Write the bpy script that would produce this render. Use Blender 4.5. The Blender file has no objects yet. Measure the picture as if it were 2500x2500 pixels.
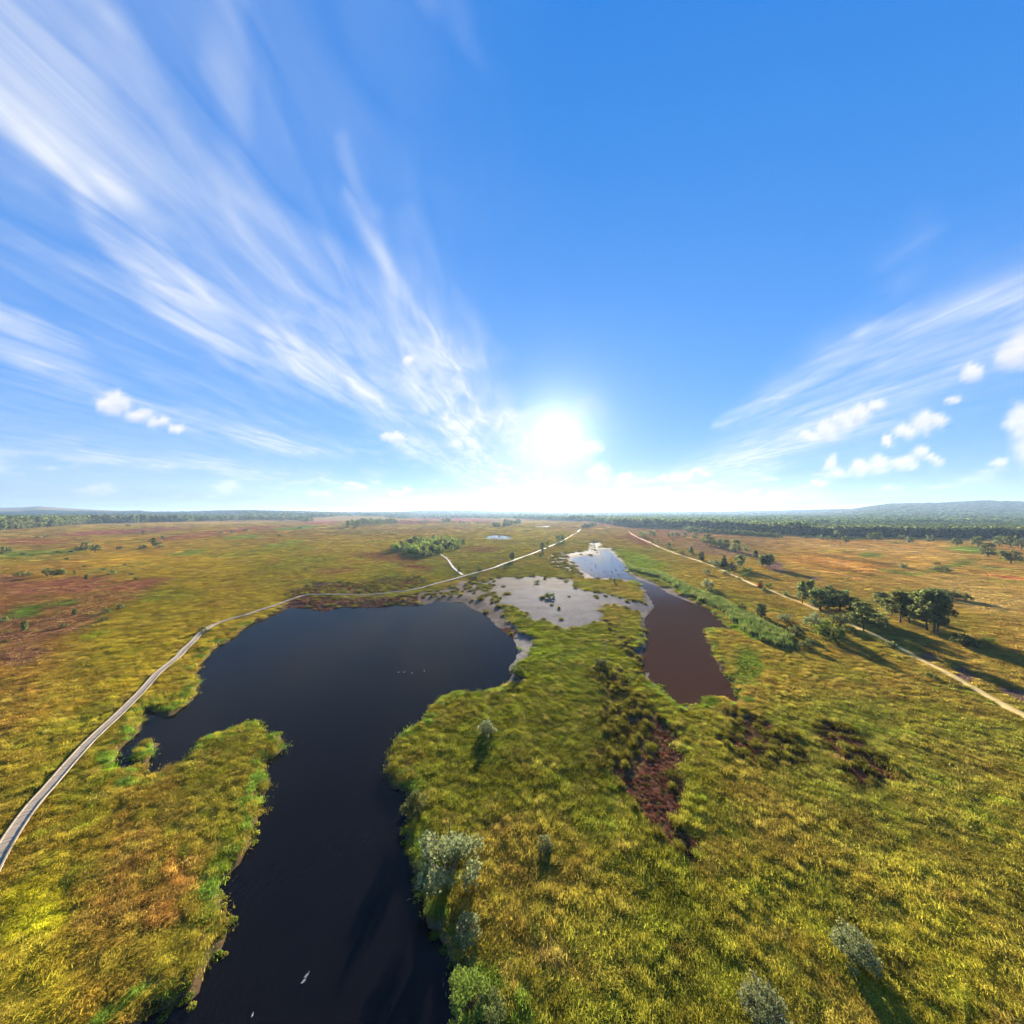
import bpy, math, random
import numpy as np
from mathutils import Vector

S = bpy.context.scene
COL = S.collection
R = math.radians

# ------------------------------------------------------------------ camera
HC = 35.0                      # height of the drone above the bog, metres
FOV = 112.0
F = 1250 / math.tan(R(FOV / 2))   # focal length in photograph pixels (2500 wide)
CX, HY = 1250.0, 1253.0           # column of the optical axis, row of the horizon
cam = bpy.data.cameras.new('camera')
cam_o = bpy.data.objects.new('camera', cam)
COL.objects.link(cam_o)
cam_o.location = (0, 0, HC)
cam_o.rotation_euler = (R(90), 0, 0)
cam.sensor_width = 36
cam.angle = R(FOV)
cam.shift_y = 3.0 / 2500
cam.clip_start = 0.5
cam.clip_end = 120000
S.camera = cam_o

# ------------------------------------------------------------------ light
SUN_AZ = math.atan2(1358 - CX, F)                       # to the right of the view axis
SUN_EL = R(12.5)
SUN_DIR = Vector((math.sin(SUN_AZ) * math.cos(SUN_EL), math.cos(SUN_AZ) * math.cos(SUN_EL), math.sin(SUN_EL)))
sun = bpy.data.lights.new('sun', 'SUN')
sun.energy = 5.0
sun.angle = R(0.6)
sun.color = (1.0, 0.93, 0.80)
sun_o = bpy.data.objects.new('sun', sun)
COL.objects.link(sun_o)
sun_o.rotation_euler = (-SUN_DIR).to_track_quat('-Z', 'Y').to_euler()

W = bpy.data.worlds.new('World')
S.world = W
W.use_nodes = True
wn = W.node_tree
wn.nodes.clear()
def node(t, typ, **kw):
    n = t.nodes.new(typ)
    for k, v in kw.items():
        if k.startswith('i_'):
            n.inputs[k[2:].replace('_', ' ')].default_value = v
        else:
            setattr(n, k, v)
    return n
def mathn(t, op, a, b=None, c=None, clamp=False):
    n = t.nodes.new('ShaderNodeMath'); n.operation = op; n.use_clamp = clamp
    for i, v in enumerate((a, b, c)):
        if v is None: continue
        if isinstance(v, (int, float)): n.inputs[i].default_value = v
        else: t.links.new(v, n.inputs[i])
    return n.outputs[0]
def mixc(t, fac, a, b, mode='MIX'):
    n = t.nodes.new('ShaderNodeMix'); n.data_type = 'RGBA'; n.blend_type = mode
    for s, v in ((n.inputs[0], fac), (n.inputs[6], a), (n.inputs[7], b)):
        if isinstance(v, (int, float)): s.default_value = v
        elif isinstance(v, tuple): s.default_value = v if len(v) == 4 else v + (1,)
        else: t.links.new(v, s)
    return n.outputs[2]
sky_t = node(wn, 'ShaderNodeTexSky', sky_type='NISHITA', sun_disc=False, sun_elevation=SUN_EL, sun_rotation=SUN_AZ,
             altitude=100, air_density=1.0, dust_density=0.05, ozone_density=2.0)
hs = node(wn, 'ShaderNodeHueSaturation')
hs.inputs['Saturation'].default_value = 1.25
hs.inputs['Hue'].default_value = 0.505
hs.inputs['Value'].default_value = 1.0
gm = node(wn, 'ShaderNodeGamma'); gm.inputs['Gamma'].default_value = 0.66
wn.links.new(sky_t.outputs[0], gm.inputs['Color']); 
wb = mixc(wn, 1.0, gm.outputs[0], (0.74, 1.0, 1.42), 'MULTIPLY')     # white balance of the camera
sc_ = node(wn, 'ShaderNodeVectorMath', operation='MULTIPLY_ADD'); wn.links.new(wb, sc_.inputs[0]); sc_.inputs[1].default_value = (.46,) * 3; sc_.inputs[2].default_value = (1,) * 3
dv = node(wn, 'ShaderNodeVectorMath', operation='DIVIDE'); wn.links.new(wb, dv.inputs[0]); wn.links.new(sc_.outputs[0], dv.inputs[1])
wb2 = mixc(wn, 1.0, dv.outputs[0], (1.06, 1.35, 1.93), 'MULTIPLY')
wn.links.new(wb2, hs.inputs['Color'])
# aureole of the sun: forward scattering in the thin high cloud round it
tc = node(wn, 'ShaderNodeTexCoord')
dot = node(wn, 'ShaderNodeVectorMath', operation='DOT_PRODUCT')
wn.links.new(tc.outputs['Generated'], dot.inputs[0])
dot.inputs[1].default_value = SUN_DIR
th = mathn(wn, 'ARCCOSINE', mathn(wn, 'MINIMUM', dot.outputs['Value'], 0.999999))
def gauss(w):
    q = mathn(wn, 'POWER', mathn(wn, 'DIVIDE', th, R(w)), 2.0)
    return mathn(wn, 'EXPONENT', mathn(wn, 'MULTIPLY', q, -1.0))
halo = mathn(wn, 'EXPONENT', mathn(wn, 'MULTIPLY', mathn(wn, 'DIVIDE', th, R(3.4)), -1.0))
glow = mathn(wn, 'ADD', mathn(wn, 'MULTIPLY', gauss(1.3), 30.0), mathn(wn, 'MULTIPLY', halo, 5.5))
gcol = node(wn, 'ShaderNodeVectorMath', operation='SCALE')
gcol.inputs[0].default_value = (1.0, 0.95, 0.86)
wn.links.new(glow, gcol.inputs['Scale'])
addv = node(wn, 'ShaderNodeVectorMath', operation='ADD')
wn.links.new(hs.outputs[0], addv.inputs[0]); wn.links.new(gcol.outputs[0], addv.inputs[1])
bg = node(wn, 'ShaderNodeBackground')
bg.inputs['Strength'].default_value = 0.083
wn.links.new(addv.outputs[0], bg.inputs['Color'])
wo = node(wn, 'ShaderNodeOutputWorld')
wn.links.new(bg.outputs[0], wo.inputs['Surface'])

vs = S.view_settings
vs.view_transform = 'Standard'; vs.look = 'None'; vs.gamma = 1.0; vs.use_curve_mapping = False
vs.exposure = 2.08
S.cycles.use_denoising = True
S.cycles.max_bounces = 6
S.cycles.diffuse_bounces = 2
S.cycles.glossy_bounces = 2
S.cycles.transmission_bounces = 2
S.cycles.transparent_max_bounces = 8
S.cycles.volume_bounces = 0
S.cycles.use_adaptive_sampling = True
S.cycles.adaptive_threshold = 0.02
S.cycles.sample_clamp_indirect = 4.0
S.cycles.sample_clamp_direct = 12.0

# ------------------------------------------------------------------ helpers
rng = np.random.default_rng(7)
random.seed(7)

def depth(py, z=0.0): return F * (HC - z) / (py - HY)
def gp(px, py, z=0.0):
    """ground point (plan of the place) for a point measured on the photograph"""
    d = depth(py, z)
    return ((px - CX) / F * d, d)
def to_px(x, y, z=0.0):
    y = np.maximum(y, 0.5)
    return CX + F * x / y, HY + F * (HC - z) / y
def reg(ox, oy, s, pts):
    return [(ox + s * p[0], oy + s * p[1]) + tuple(p[2:]) for p in pts]
def lin(c):
    c = np.asarray(c, float) / 255.0
    return np.where(c <= 0.04045, c / 12.92, ((c + 0.055) / 1.055) ** 2.4)

def hash2(ix, iy, seed):
    n = (ix.astype(np.int64) * 374761393 + iy.astype(np.int64) * 668265263 + seed * 982451653) & 0x7fffffff
    n = ((n ^ (n >> 13)) * 1274126177) & 0x7fffffff
    return ((n ^ (n >> 16)) & 0xffff) / 65535.0
def vnoise(x, y, seed=0):
    ix, iy = np.floor(x), np.floor(y)
    fx, fy = x - ix, y - iy
    fx = fx * fx * (3 - 2 * fx); fy = fy * fy * (3 - 2 * fy)
    a, b = hash2(ix, iy, seed), hash2(ix + 1, iy, seed)
    c, d = hash2(ix, iy + 1, seed), hash2(ix + 1, iy + 1, seed)
    return (a * (1 - fx) + b * fx) * (1 - fy) + (c * (1 - fx) + d * fx) * fy
def fbm(x, y, seed=0, octv=4):
    v = 0; a = 0.5; t = 0
    for o in range(octv):
        v = v + a * vnoise(x, y, seed + o * 17); t += a
        x, y, a = x * 2.03 + 3.1, y * 2.03 + 1.7, a * 0.5
    return v / t
def smooth(e0, e1, x):
    t = np.clip((x - e0) / (e1 - e0), 0, 1)
    return t * t * (3 - 2 * t)

def poly_sd(poly, x, y):
    """signed distance to a polygon, negative inside"""
    p = np.asarray(poly, float)
    q = np.roll(p, -1, axis=0)
    best = np.full(x.shape, 1e18)
    inside = np.zeros(x.shape, bool)
    for (ax, ay), (bx, by) in zip(p, q):
        ex, ey = bx - ax, by - ay
        wx, wy = x - ax, y - ay
        t = np.clip((wx * ex + wy * ey) / (ex * ex + ey * ey + 1e-12), 0, 1)
        dx, dy = wx - ex * t, wy - ey * t
        best = np.minimum(best, dx * dx + dy * dy)
        c = (ay > y) != (by > y)
        if abs(by - ay) > 1e-12:
            inside ^= c & (x < (bx - ax) * (y - ay) / (by - ay) + ax)
    d = np.sqrt(best)
    return np.where(inside, -d, d)
def line_dist(pts, x, y):
    best = np.full(x.shape, 1e18); tt = np.zeros(x.shape)
    for i in range(len(pts) - 1):
        ax, ay = pts[i][:2]; bx, by = pts[i + 1][:2]
        ex, ey = bx - ax, by - ay
        t = np.clip(((x - ax) * ex + (y - ay) * ey) / (ex * ex + ey * ey + 1e-12), 0, 1)
        d = (x - ax - ex * t) ** 2 + (y - ay - ey * t) ** 2
        m = d < best
        best = np.where(m, d, best); tt = np.where(m, i + t, tt)
    return np.sqrt(best), tt

def new_mesh(name, verts, faces, mat=None, smooth_=False):
    me = bpy.data.meshes.new(name)
    verts = np.asarray(verts, np.float32)
    faces = np.asarray(faces, np.int32)
    k = faces.shape[1]
    me.vertices.add(len(verts)); me.vertices.foreach_set('co', verts.ravel())
    me.loops.add(faces.size); me.loops.foreach_set('vertex_index', faces.ravel())
    me.polygons.add(len(faces))
    me.polygons.foreach_set('loop_start', np.arange(len(faces), dtype=np.int32) * k)
    me.polygons.foreach_set('loop_total', np.full(len(faces), k, np.int32))
    if smooth_: me.polygons.foreach_set('use_smooth', np.ones(len(faces), bool))
    me.update(calc_edges=True)
    if mat: me.materials.append(mat)
    return me
def fattr(me, name, vals, typ='FLOAT'):
    a = me.attributes.new(name, typ, 'POINT')
    v = np.asarray(vals, np.float32)
    if typ == 'FLOAT': a.data.foreach_set('value', v)
    elif typ == 'FLOAT_VECTOR': a.data.foreach_set('vector', v.ravel())
    elif typ == 'FLOAT_COLOR':
        if v.shape[1] == 3: v = np.hstack([v, np.ones((len(v), 1), np.float32)])
        a.data.foreach_set('color', v.ravel())
    elif typ == 'INT': a.data.foreach_set('value', np.asarray(vals, np.int32))
def link(name, me, parent=None, loc=None, rot=None, scl=None):
    o = bpy.data.objects.new(name, me); COL.objects.link(o)
    if parent: o.parent = parent
    if loc is not None: o.location = loc
    if rot is not None: o.rotation_euler = rot
    if scl is not None: o.scale = scl
    return o
def tag(o, label=None, cat=None, group=None, kind=None):
    if label: o['label'] = label
    if cat: o['category'] = cat
    if group: o['group'] = group
    if kind: o['kind'] = kind
    return o

class MB:
    """collects quads and triangles of one mesh"""
    def __init__(s): s.v = []; s.f = []; s.m = []
    def add(s, verts, faces, mi=0):
        b = len(s.v); s.v += [tuple(v) for v in verts]
        for f in faces: s.f.append([b + i for i in f]); s.m.append(mi)
    def box(s, c, sz, rz=0.0, mi=0):
        x, y, z = (q / 2 for q in sz); ca, sa = math.cos(rz), math.sin(rz)
        vs = [(i * x, j * y, k * z) for k in (-1, 1) for j in (-1, 1) for i in (-1, 1)]
        vs = [(c[0] + a * ca - b * sa, c[1] + a * sa + b * ca, c[2] + d) for a, b, d in vs]
        s.add(vs, [(0, 2, 3, 1), (4, 5, 7, 6), (0, 1, 5, 4), (2, 6, 7, 3), (0, 4, 6, 2), (1, 3, 7, 5)], mi)
    def tube(s, pts, rad, n=6, mi=0):
        ring = []
        for i, p in enumerate(pts):
            a = Vector(pts[max(i - 1, 0)]); b = Vector(pts[min(i + 1, len(pts) - 1)])
            d = (b - a).normalized()
            u = d.cross(Vector((0, 0, 1)))
            if u.length < 1e-3: u = Vector((1, 0, 0))
            u.normalize(); w = d.cross(u)
            ring.append([tuple(Vector(p) + (u * math.cos(2 * math.pi * k / n) + w * math.sin(2 * math.pi * k / n)) * rad[i]) for k in range(n)])
        b = len(s.v)
        for r_ in ring: s.v += r_
        for i in range(len(pts) - 1):
            for k in range(n):
                s.f.append([b + i * n + k, b + i * n + (k + 1) % n, b + (i + 1) * n + (k + 1) % n, b + (i + 1) * n + k]); s.m.append(mi)
    def blob(s, c, r, mi=0, nu=8, nv=5, fn=None):
        b = len(s.v)
        for j in range(nv + 1):
            t = math.pi * j / nv
            for i in range(nu):
                a = 2 * math.pi * i / nu
                p = (math.sin(t) * math.cos(a), math.sin(t) * math.sin(a), math.cos(t))
                if fn: p = fn(p)
                s.v.append((c[0] + r[0] * p[0], c[1] + r[1] * p[1], c[2] + r[2] * p[2]))
        for j in range(nv):
            for i in range(nu):
                s.f.append([b + j * nu + i, b + (j + 1) * nu + i, b + (j + 1) * nu + (i + 1) % nu, b + j * nu + (i + 1) % nu]); s.m.append(mi)
    def mesh(s, name, mats, smooth_=False):
        me = bpy.data.meshes.new(name)
        me.from_pydata(s.v, [], s.f)
        for m in (mats if isinstance(mats, (list, tuple)) else [mats]): me.materials.append(m)
        me.polygons.foreach_set('material_index', s.m)
        if smooth_: me.polygons.foreach_set('use_smooth', [True] * len(s.f))
        me.update()
        return me

# ------------------------------------------------------------------ materials
def mat_new(name):
    m = bpy.data.materials.new(name); m.use_nodes = True
    t = m.node_tree; t.nodes.clear()
    out = t.nodes.new('ShaderNodeOutputMaterial')
    return m, t, out
def leaf_mat(name, col, trans=0.3, var=0.25, instancer=False, hue=0.03, tsat=1.0):
    """foliage: diffuse and translucent, a little different on every leaf and plant"""
    m, t, out = mat_new(name)
    if instancer:
        a = node(t, 'ShaderNodeAttribute', attribute_type='INSTANCER', attribute_name='tint')
        base = a.outputs['Color']
    else:
        rgb = node(t, 'ShaderNodeRGB'); rgb.outputs[0].default_value = tuple(col) + (1,)
        base = rgb.outputs[0]
    ra = node(t, 'ShaderNodeAttribute', attribute_type='GEOMETRY', attribute_name='rnd')
    oi = node(t, 'ShaderNodeObjectInfo')
    h = node(t, 'ShaderNodeHueSaturation')
    t.links.new(base, h.inputs['Color'])
    hv = mathn(t, 'MULTIPLY_ADD', ra.outputs['Fac'], 2 * var, 1 - var)
    ov = mathn(t, 'MULTIPLY_ADD', oi.outputs['Random'], 0.5, 0.75)
    t.links.new(mathn(t, 'MULTIPLY', hv, ov), h.inputs['Value'])
    t.links.new(mathn(t, 'MULTIPLY_ADD', oi.outputs['Random'], hue, 0.5 - hue / 2), h.inputs['Hue'])
    d = node(t, 'ShaderNodeBsdfDiffuse'); tr = node(t, 'ShaderNodeBsdfTranslucent')
    t.links.new(h.outputs[0], d.inputs['Color'])
    h2 = node(t, 'ShaderNodeHueSaturation'); h2.inputs['Saturation'].default_value = tsat; h2.inputs['Value'].default_value = 1.15
    t.links.new(h.outputs[0], h2.inputs['Color']); t.links.new(h2.outputs[0], tr.inputs['Color'])
    mx = node(t, 'ShaderNodeMixShader'); mx.inputs[0].default_value = trans
    t.links.new(d.outputs[0], mx.inputs[1]); t.links.new(tr.outputs[0], mx.inputs[2])
    t.links.new(mx.outputs[0], out.inputs['Surface'])
    return m
def plain_mat(name, col, rough=0.8, nscale=3.0, namt=0.3, bump=0.0, spec=0.3):
    m, t, out = mat_new(name)
    p = node(t, 'ShaderNodeBsdfPrincipled'); p.inputs['Roughness'].default_value = rough
    p.inputs['Specular IOR Level'].default_value = spec
    tcn = node(t, 'ShaderNodeTexCoord')
    n = node(t, 'ShaderNodeTexNoise'); n.inputs['Scale'].default_value = nscale; n.inputs['Detail'].default_value = 6
    t.links.new(tcn.outputs['Object'], n.inputs['Vector'])
    k = mathn(t, 'MULTIPLY_ADD', n.outputs[0], 2 * namt, 1 - namt)
    v = node(t, 'ShaderNodeVectorMath', operation='SCALE'); v.inputs[0].default_value = col
    t.links.new(k, v.inputs['Scale']); t.links.new(v.outputs[0], p.inputs['Base Color'])
    if bump:
        b = node(t, 'ShaderNodeBump'); b.inputs['Strength'].default_value = bump; b.inputs['Distance'].default_value = 0.05
        t.links.new(n.outputs[0], b.inputs['Height']); t.links.new(b.outputs[0], p.inputs['Normal'])
    t.links.new(p.outputs[0], out.inputs['Surface'])
    return m

M_GRASS = leaf_mat('tussock_grass', (0, 0, 0), 0.60, 0.30, True, 0.02)
M_WOOD_LEAF = leaf_mat('far_foliage', (0, 0, 0), 0.40, 0.35, True, 0.02)
M_PINE = leaf_mat('pine_needles', (0.150, 0.165, 0.050), 0.58, 0.40, hue=0.03)
M_BIRCH = leaf_mat('birch_leaves', (0.300, 0.350, 0.060), 0.50, 0.35, hue=0.04)
M_SHRUB = leaf_mat('shrub_leaves', (0.135, 0.150, 0.045), 0.55, 0.35, hue=0.05)
M_WILLOW = leaf_mat('grey_willow_leaves', (0.235, 0.245, 0.100), 0.45, 0.30, hue=0.02)
M_BRIGHT = leaf_mat('alder_leaves', (0.16, 0.19, 0.030), 0.40, 0.35)
M_ORANGE = leaf_mat('dead_orange_needles', (0.62, 0.20, 0.03), 0.40, 0.25)
M_BARK = plain_mat('bark', (0.11, 0.075, 0.05), 0.9, 6, 0.4)
M_DEAD = plain_mat('dead_wood', (0.22, 0.19, 0.16), 0.9, 8, 0.3)
M_DECK = plain_mat('weathered_boards', (0.34, 0.26, 0.17), 0.75, 1.3, 0.28)
M_POST = plain_mat('dark_posts', (0.16, 0.12, 0.09), 0.85, 5, 0.3)
M_SAND = plain_mat('path_sand', (0.56, 0.37, 0.11), 0.95, 0.6, 0.18)

# ------------------------------------------------------------------ plan of the lakes, traced
R1 = (0, 1150, .33126); R2 = (600, 1180, .33126); R3 = (1150, 1180, .33644); R4 = (1800, 1180, .36232)
R5 = (0, 1550, .36232); R6 = (900, 1650, .41408); R7 = (1600, 1650, .46584); R8 = (0, 1800, .46584)
R8b = (1000, 1850, .36232); R4b = (1200, 1210, .20704); R5b = (1500, 1210, .2588); R6b = (2000, 1190, .2588); R1b = (0, 1210, .20704)
R2b = (400, 1210, .20704); R3b = (800, 1210, .20704)

lakeA_px = (
    reg(*R2, [(0, 1045), (170, 975), (340, 905), (480, 915), (560, 940), (700, 905), (830, 905), (1000, 905), (1100, 890), (1290, 895), (1420, 865), (1590, 870), (1680, 920), (1780, 970)])
    + reg(*R3, [(120, 960), (180, 1030), (290, 1100), (335, 1160), (320, 1260), (270, 1310), (290, 1390), (200, 1470), (150, 1495)])
    + reg(*R6, [(600, 95), (510, 85), (430, 115), (370, 170), (330, 210), (310, 270), (215, 330), (150, 400), (90, 470), (90, 570), (130, 640), (215, 670), (230, 780), (215, 860), (240, 960), (260, 1120), (310, 1260)])
    + [(1033, 2216), (1040, 2256), (1076, 2270), (1091, 2310), (1112, 2357), (1100, 2393), (1101, 2448), (1123, 2473), (1152, 2480), (1181, 2495), (1240, 2560), (1220, 2900), (700, 2900), (250, 2560)]
    + reg(*R8, [(690, 1500), (760, 1450), (850, 1410), (960, 1370), (1010, 1300), (1060, 1200), (1110, 1130), (1160, 1100), (1180, 1030), (1200, 930), (1190, 850), (1175, 740), (1220, 680), (1270, 630), (1290, 560), (1330, 500), (1370, 440), (1370, 360), (1400, 250), (1400, 170), (1390, 120), (1440, 80), (1475, 40)])
    + reg(*R5, [(1900, 720), (1895, 640), (1850, 640), (1800, 665), (1760, 610), (1740, 570), (1690, 555), (1640, 580), (1580, 620), (1530, 655), (1440, 660), (1360, 680), (1320, 740), (1270, 810), (1210, 845), (1150, 870), (1100, 900), (1010, 930), (950, 970), (962, 900), (985, 850), (1040, 775), (1085, 700), (1000, 705), (920, 745), (888, 820), (925, 845), (930, 870), (860, 890), (790, 890), (770, 850), (800, 780), (860, 700), (930, 640), (990, 570), (985, 510), (1010, 485), (1060, 520), (1100, 550), (1180, 520), (1250, 460), (1310, 390), (1340, 310), (1325, 240), (1345, 190), (1420, 110), (1480, 50)])
    + reg(*R1, [(1650, 1260), (1750, 1190)]))
lakeB_px = (
    reg(*R3, [(945, 485), (1000, 485), (1030, 510), (1060, 545), (1100, 575), (1130, 605), (1125, 630), (1170, 665), (1210, 695), (1270, 710), (1350, 745), (1430, 790), (1520, 830), (1600, 860), (1680, 895), (1740, 930), (1790, 970), (1830, 1010), (1875, 1055), (1800, 1050), (1720, 1050), (1705, 1090), (1730, 1160), (1760, 1220), (1775, 1290), (1800, 1340), (1850, 1370), (1890, 1420)])
    + reg(*R7, [(420, 60), (450, 130), (410, 140), (360, 100), (250, 100), (240, 140), (190, 125), (140, 145), (80, 110), (20, 60)])
    + reg(*R3, [(1400, 1460), (1310, 1420), (1290, 1350), (1260, 1290), (1240, 1230), (1275, 1180), (1270, 1100), (1280, 1040), (1260, 980), (1280, 950), (1300, 920), (1330, 890), (1320, 850), (1290, 800), (1250, 750), (1210, 715), (1165, 695), (1100, 690), (1000, 680), (900, 680), (850, 650), (800, 625), (790, 590), (740, 560), (730, 540), (800, 528), (900, 522), (945, 520), (935, 495)]))
def ell(cx, cy, rx, ry, n=18, wob=0.25, seed=1):
    r_ = random.Random(seed)
    return [(cx + rx * math.cos(a) * (1 + r_.uniform(-wob, wob)), cy + ry * math.sin(a) * (1 + r_.uniform(-wob, wob))) for a in (2 * math.pi * i / n for i in range(n))]
pools_px = [ell(1220, 1312, 37, 6.2, 22, .18, 3), ell(1327, 1285, 22, 2.2, 14, .2, 4), ell(1484, 1298, 13, 1.6, 12, .2, 5), ell(1412, 1293.5, 7, 2.4, 10, .3, 6), ell(1452, 1323, 12, 2.4, 12, .3, 8)]
lakes = [[gp(*p) for p in L] for L in [lakeA_px, lakeB_px] + pools_px]
WATER_Z = -0.55

boardwalk_px = (reg(*R4b, [(1060, 395), (1035, 410), (1010, 440), (950, 470), (900, 500), (830, 540), (760, 575), (680, 605), (590, 645), (540, 665), (480, 690), (380, 725), (300, 755), (250, 775), (150, 810), (60, 840)])
    + reg(*R2, [(1932, 585), (1850, 620), (1750, 650), (1600, 690), (1500, 720), (1400, 745), (1300, 775), (1190, 797), (1080, 808), (1000, 820), (860, 830), (700, 825), (460, 825), (400, 840), (300, 875), (180, 920), (80, 950), (0, 980)])
    + reg(*R1, [(1800, 1070), (1680, 1105), (1580, 1140), (1490, 1190), (1460, 1225), (1400, 1290), (1320, 1358)])
    + reg(*R5, [(1280, 70), (1210, 150), (1130, 215), (1060, 270), (1010, 330), (940, 410), (860, 490), (780, 570), (680, 660), (580, 760), (500, 850), (420, 940), (350, 1030), (270, 1110), (190, 1210), (120, 1310), (50, 1420), (-20, 1540), (-90, 1680), (-160, 1840)]))
spur_px = reg(1060, 1330, .05176, [(310, 490), (560, 640), (660, 740), (760, 900), (900, 1110), (1100, 1280), (1250, 1390), (1360, 1470)])
path_px = (reg(*R5b, [(-60, 268), (45, 280), (95, 292), (125, 305), (125, 325), (160, 360), (230, 400), (330, 440), (430, 490), (560, 540), (680, 580), (760, 605), (880, 645), (960, 680), (1090, 735), (1200, 790), (1320, 845), (1400, 875), (1500, 910)])
    + reg(*R4, [(560, 860), (640, 890), (780, 960), (920, 1025), (1000, 1060), (1080, 1100), (1230, 1190), (1350, 1250), (1480, 1320), (1620, 1400), (1750, 1470), (1850, 1530), (1932, 1573), (2100, 1660), (2300, 1770)]))
REED = [gp(*p) for p in ((1532, 1380), (1560, 1392), (1612, 1400), (1640, 1413), (1680, 1436), (1725, 1455), (1775, 1474), (1800, 1486), (1847, 1515), (1890, 1540), (1936, 1564), (1930, 1588), (1890, 1579), (1836, 1557), (1800, 1524), (1772, 1497), (1722, 1474), (1675, 1453), (1634, 1423), (1608, 1411), (1560, 1401), (1530, 1388))]
boardwalk = [gp(*p) for p in boardwalk_px]
spur = [gp(*p) for p in spur_px]
path = [gp(*p) for p in path_px]

# ------------------------------------------------------------------ cover of the ground: colours and plants by place
CTRL = [(100, 2300, 165, 140, 45), (300, 2150, 160, 118, 55), (400, 2000, 152, 120, 48), (150, 1750, 178, 142, 48), (60, 1650, 172, 124, 58), (300, 1600, 168, 138, 42),
    (500, 1900, 138, 120, 42), (420, 2350, 152, 128, 46), (250, 2480, 165, 130, 50), (30, 1950, 165, 130, 50), (200, 1950, 160, 132, 44),
    (700, 1380, 150, 125, 42), (900, 1330, 152, 120, 48), (500, 1400, 164, 130, 42), (300, 1345, 172, 130, 60), (700, 1300, 152, 112, 55), (400, 1480, 160, 130, 40),
    (1000, 1290, 145, 108, 58), (1200, 1360, 132, 114, 42), (1150, 1440, 112, 100, 32), (1300, 1300, 150, 122, 48), (1500, 1380, 132, 126, 42), (1600, 1440, 145, 122, 45),
    (1750, 1400, 162, 125, 50), (1450, 1290, 150, 108, 62), (1300, 1560, 112, 110, 24), (1450, 1600, 112, 106, 28), (1200, 1800, 118, 110, 34), (1050, 1950, 130, 118, 40),
    (1400, 1800, 108, 100, 32), (1300, 2200, 142, 125, 44), (1600, 2100, 132, 120, 38), (1900, 2000, 132, 118, 44), (2100, 1800, 130, 118, 48), (2300, 1900, 142, 124, 50),
    (2300, 2300, 162, 140, 48), (1900, 2350, 152, 136, 46), (1500, 2400, 152, 136, 48), (2450, 2150, 152, 130, 50), (2000, 1400, 172, 130, 64), (2300, 1380, 184, 140, 80),
    (2350, 1550, 162, 125, 58), (2450, 1450, 182, 140, 78), (2100, 1340, 178, 128, 76), (1900, 1600, 152, 122, 48), (2200, 1700, 146, 122, 48), (1750, 1330, 138, 96, 66),
    (1650, 1310, 150, 100, 70), (100, 1400, 168, 125, 62), (100, 1330, 150, 115, 68), (50, 1520, 155, 100, 70), (2450, 1350, 165, 120, 70), (1380, 1350, 138, 112, 42)]
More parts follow.
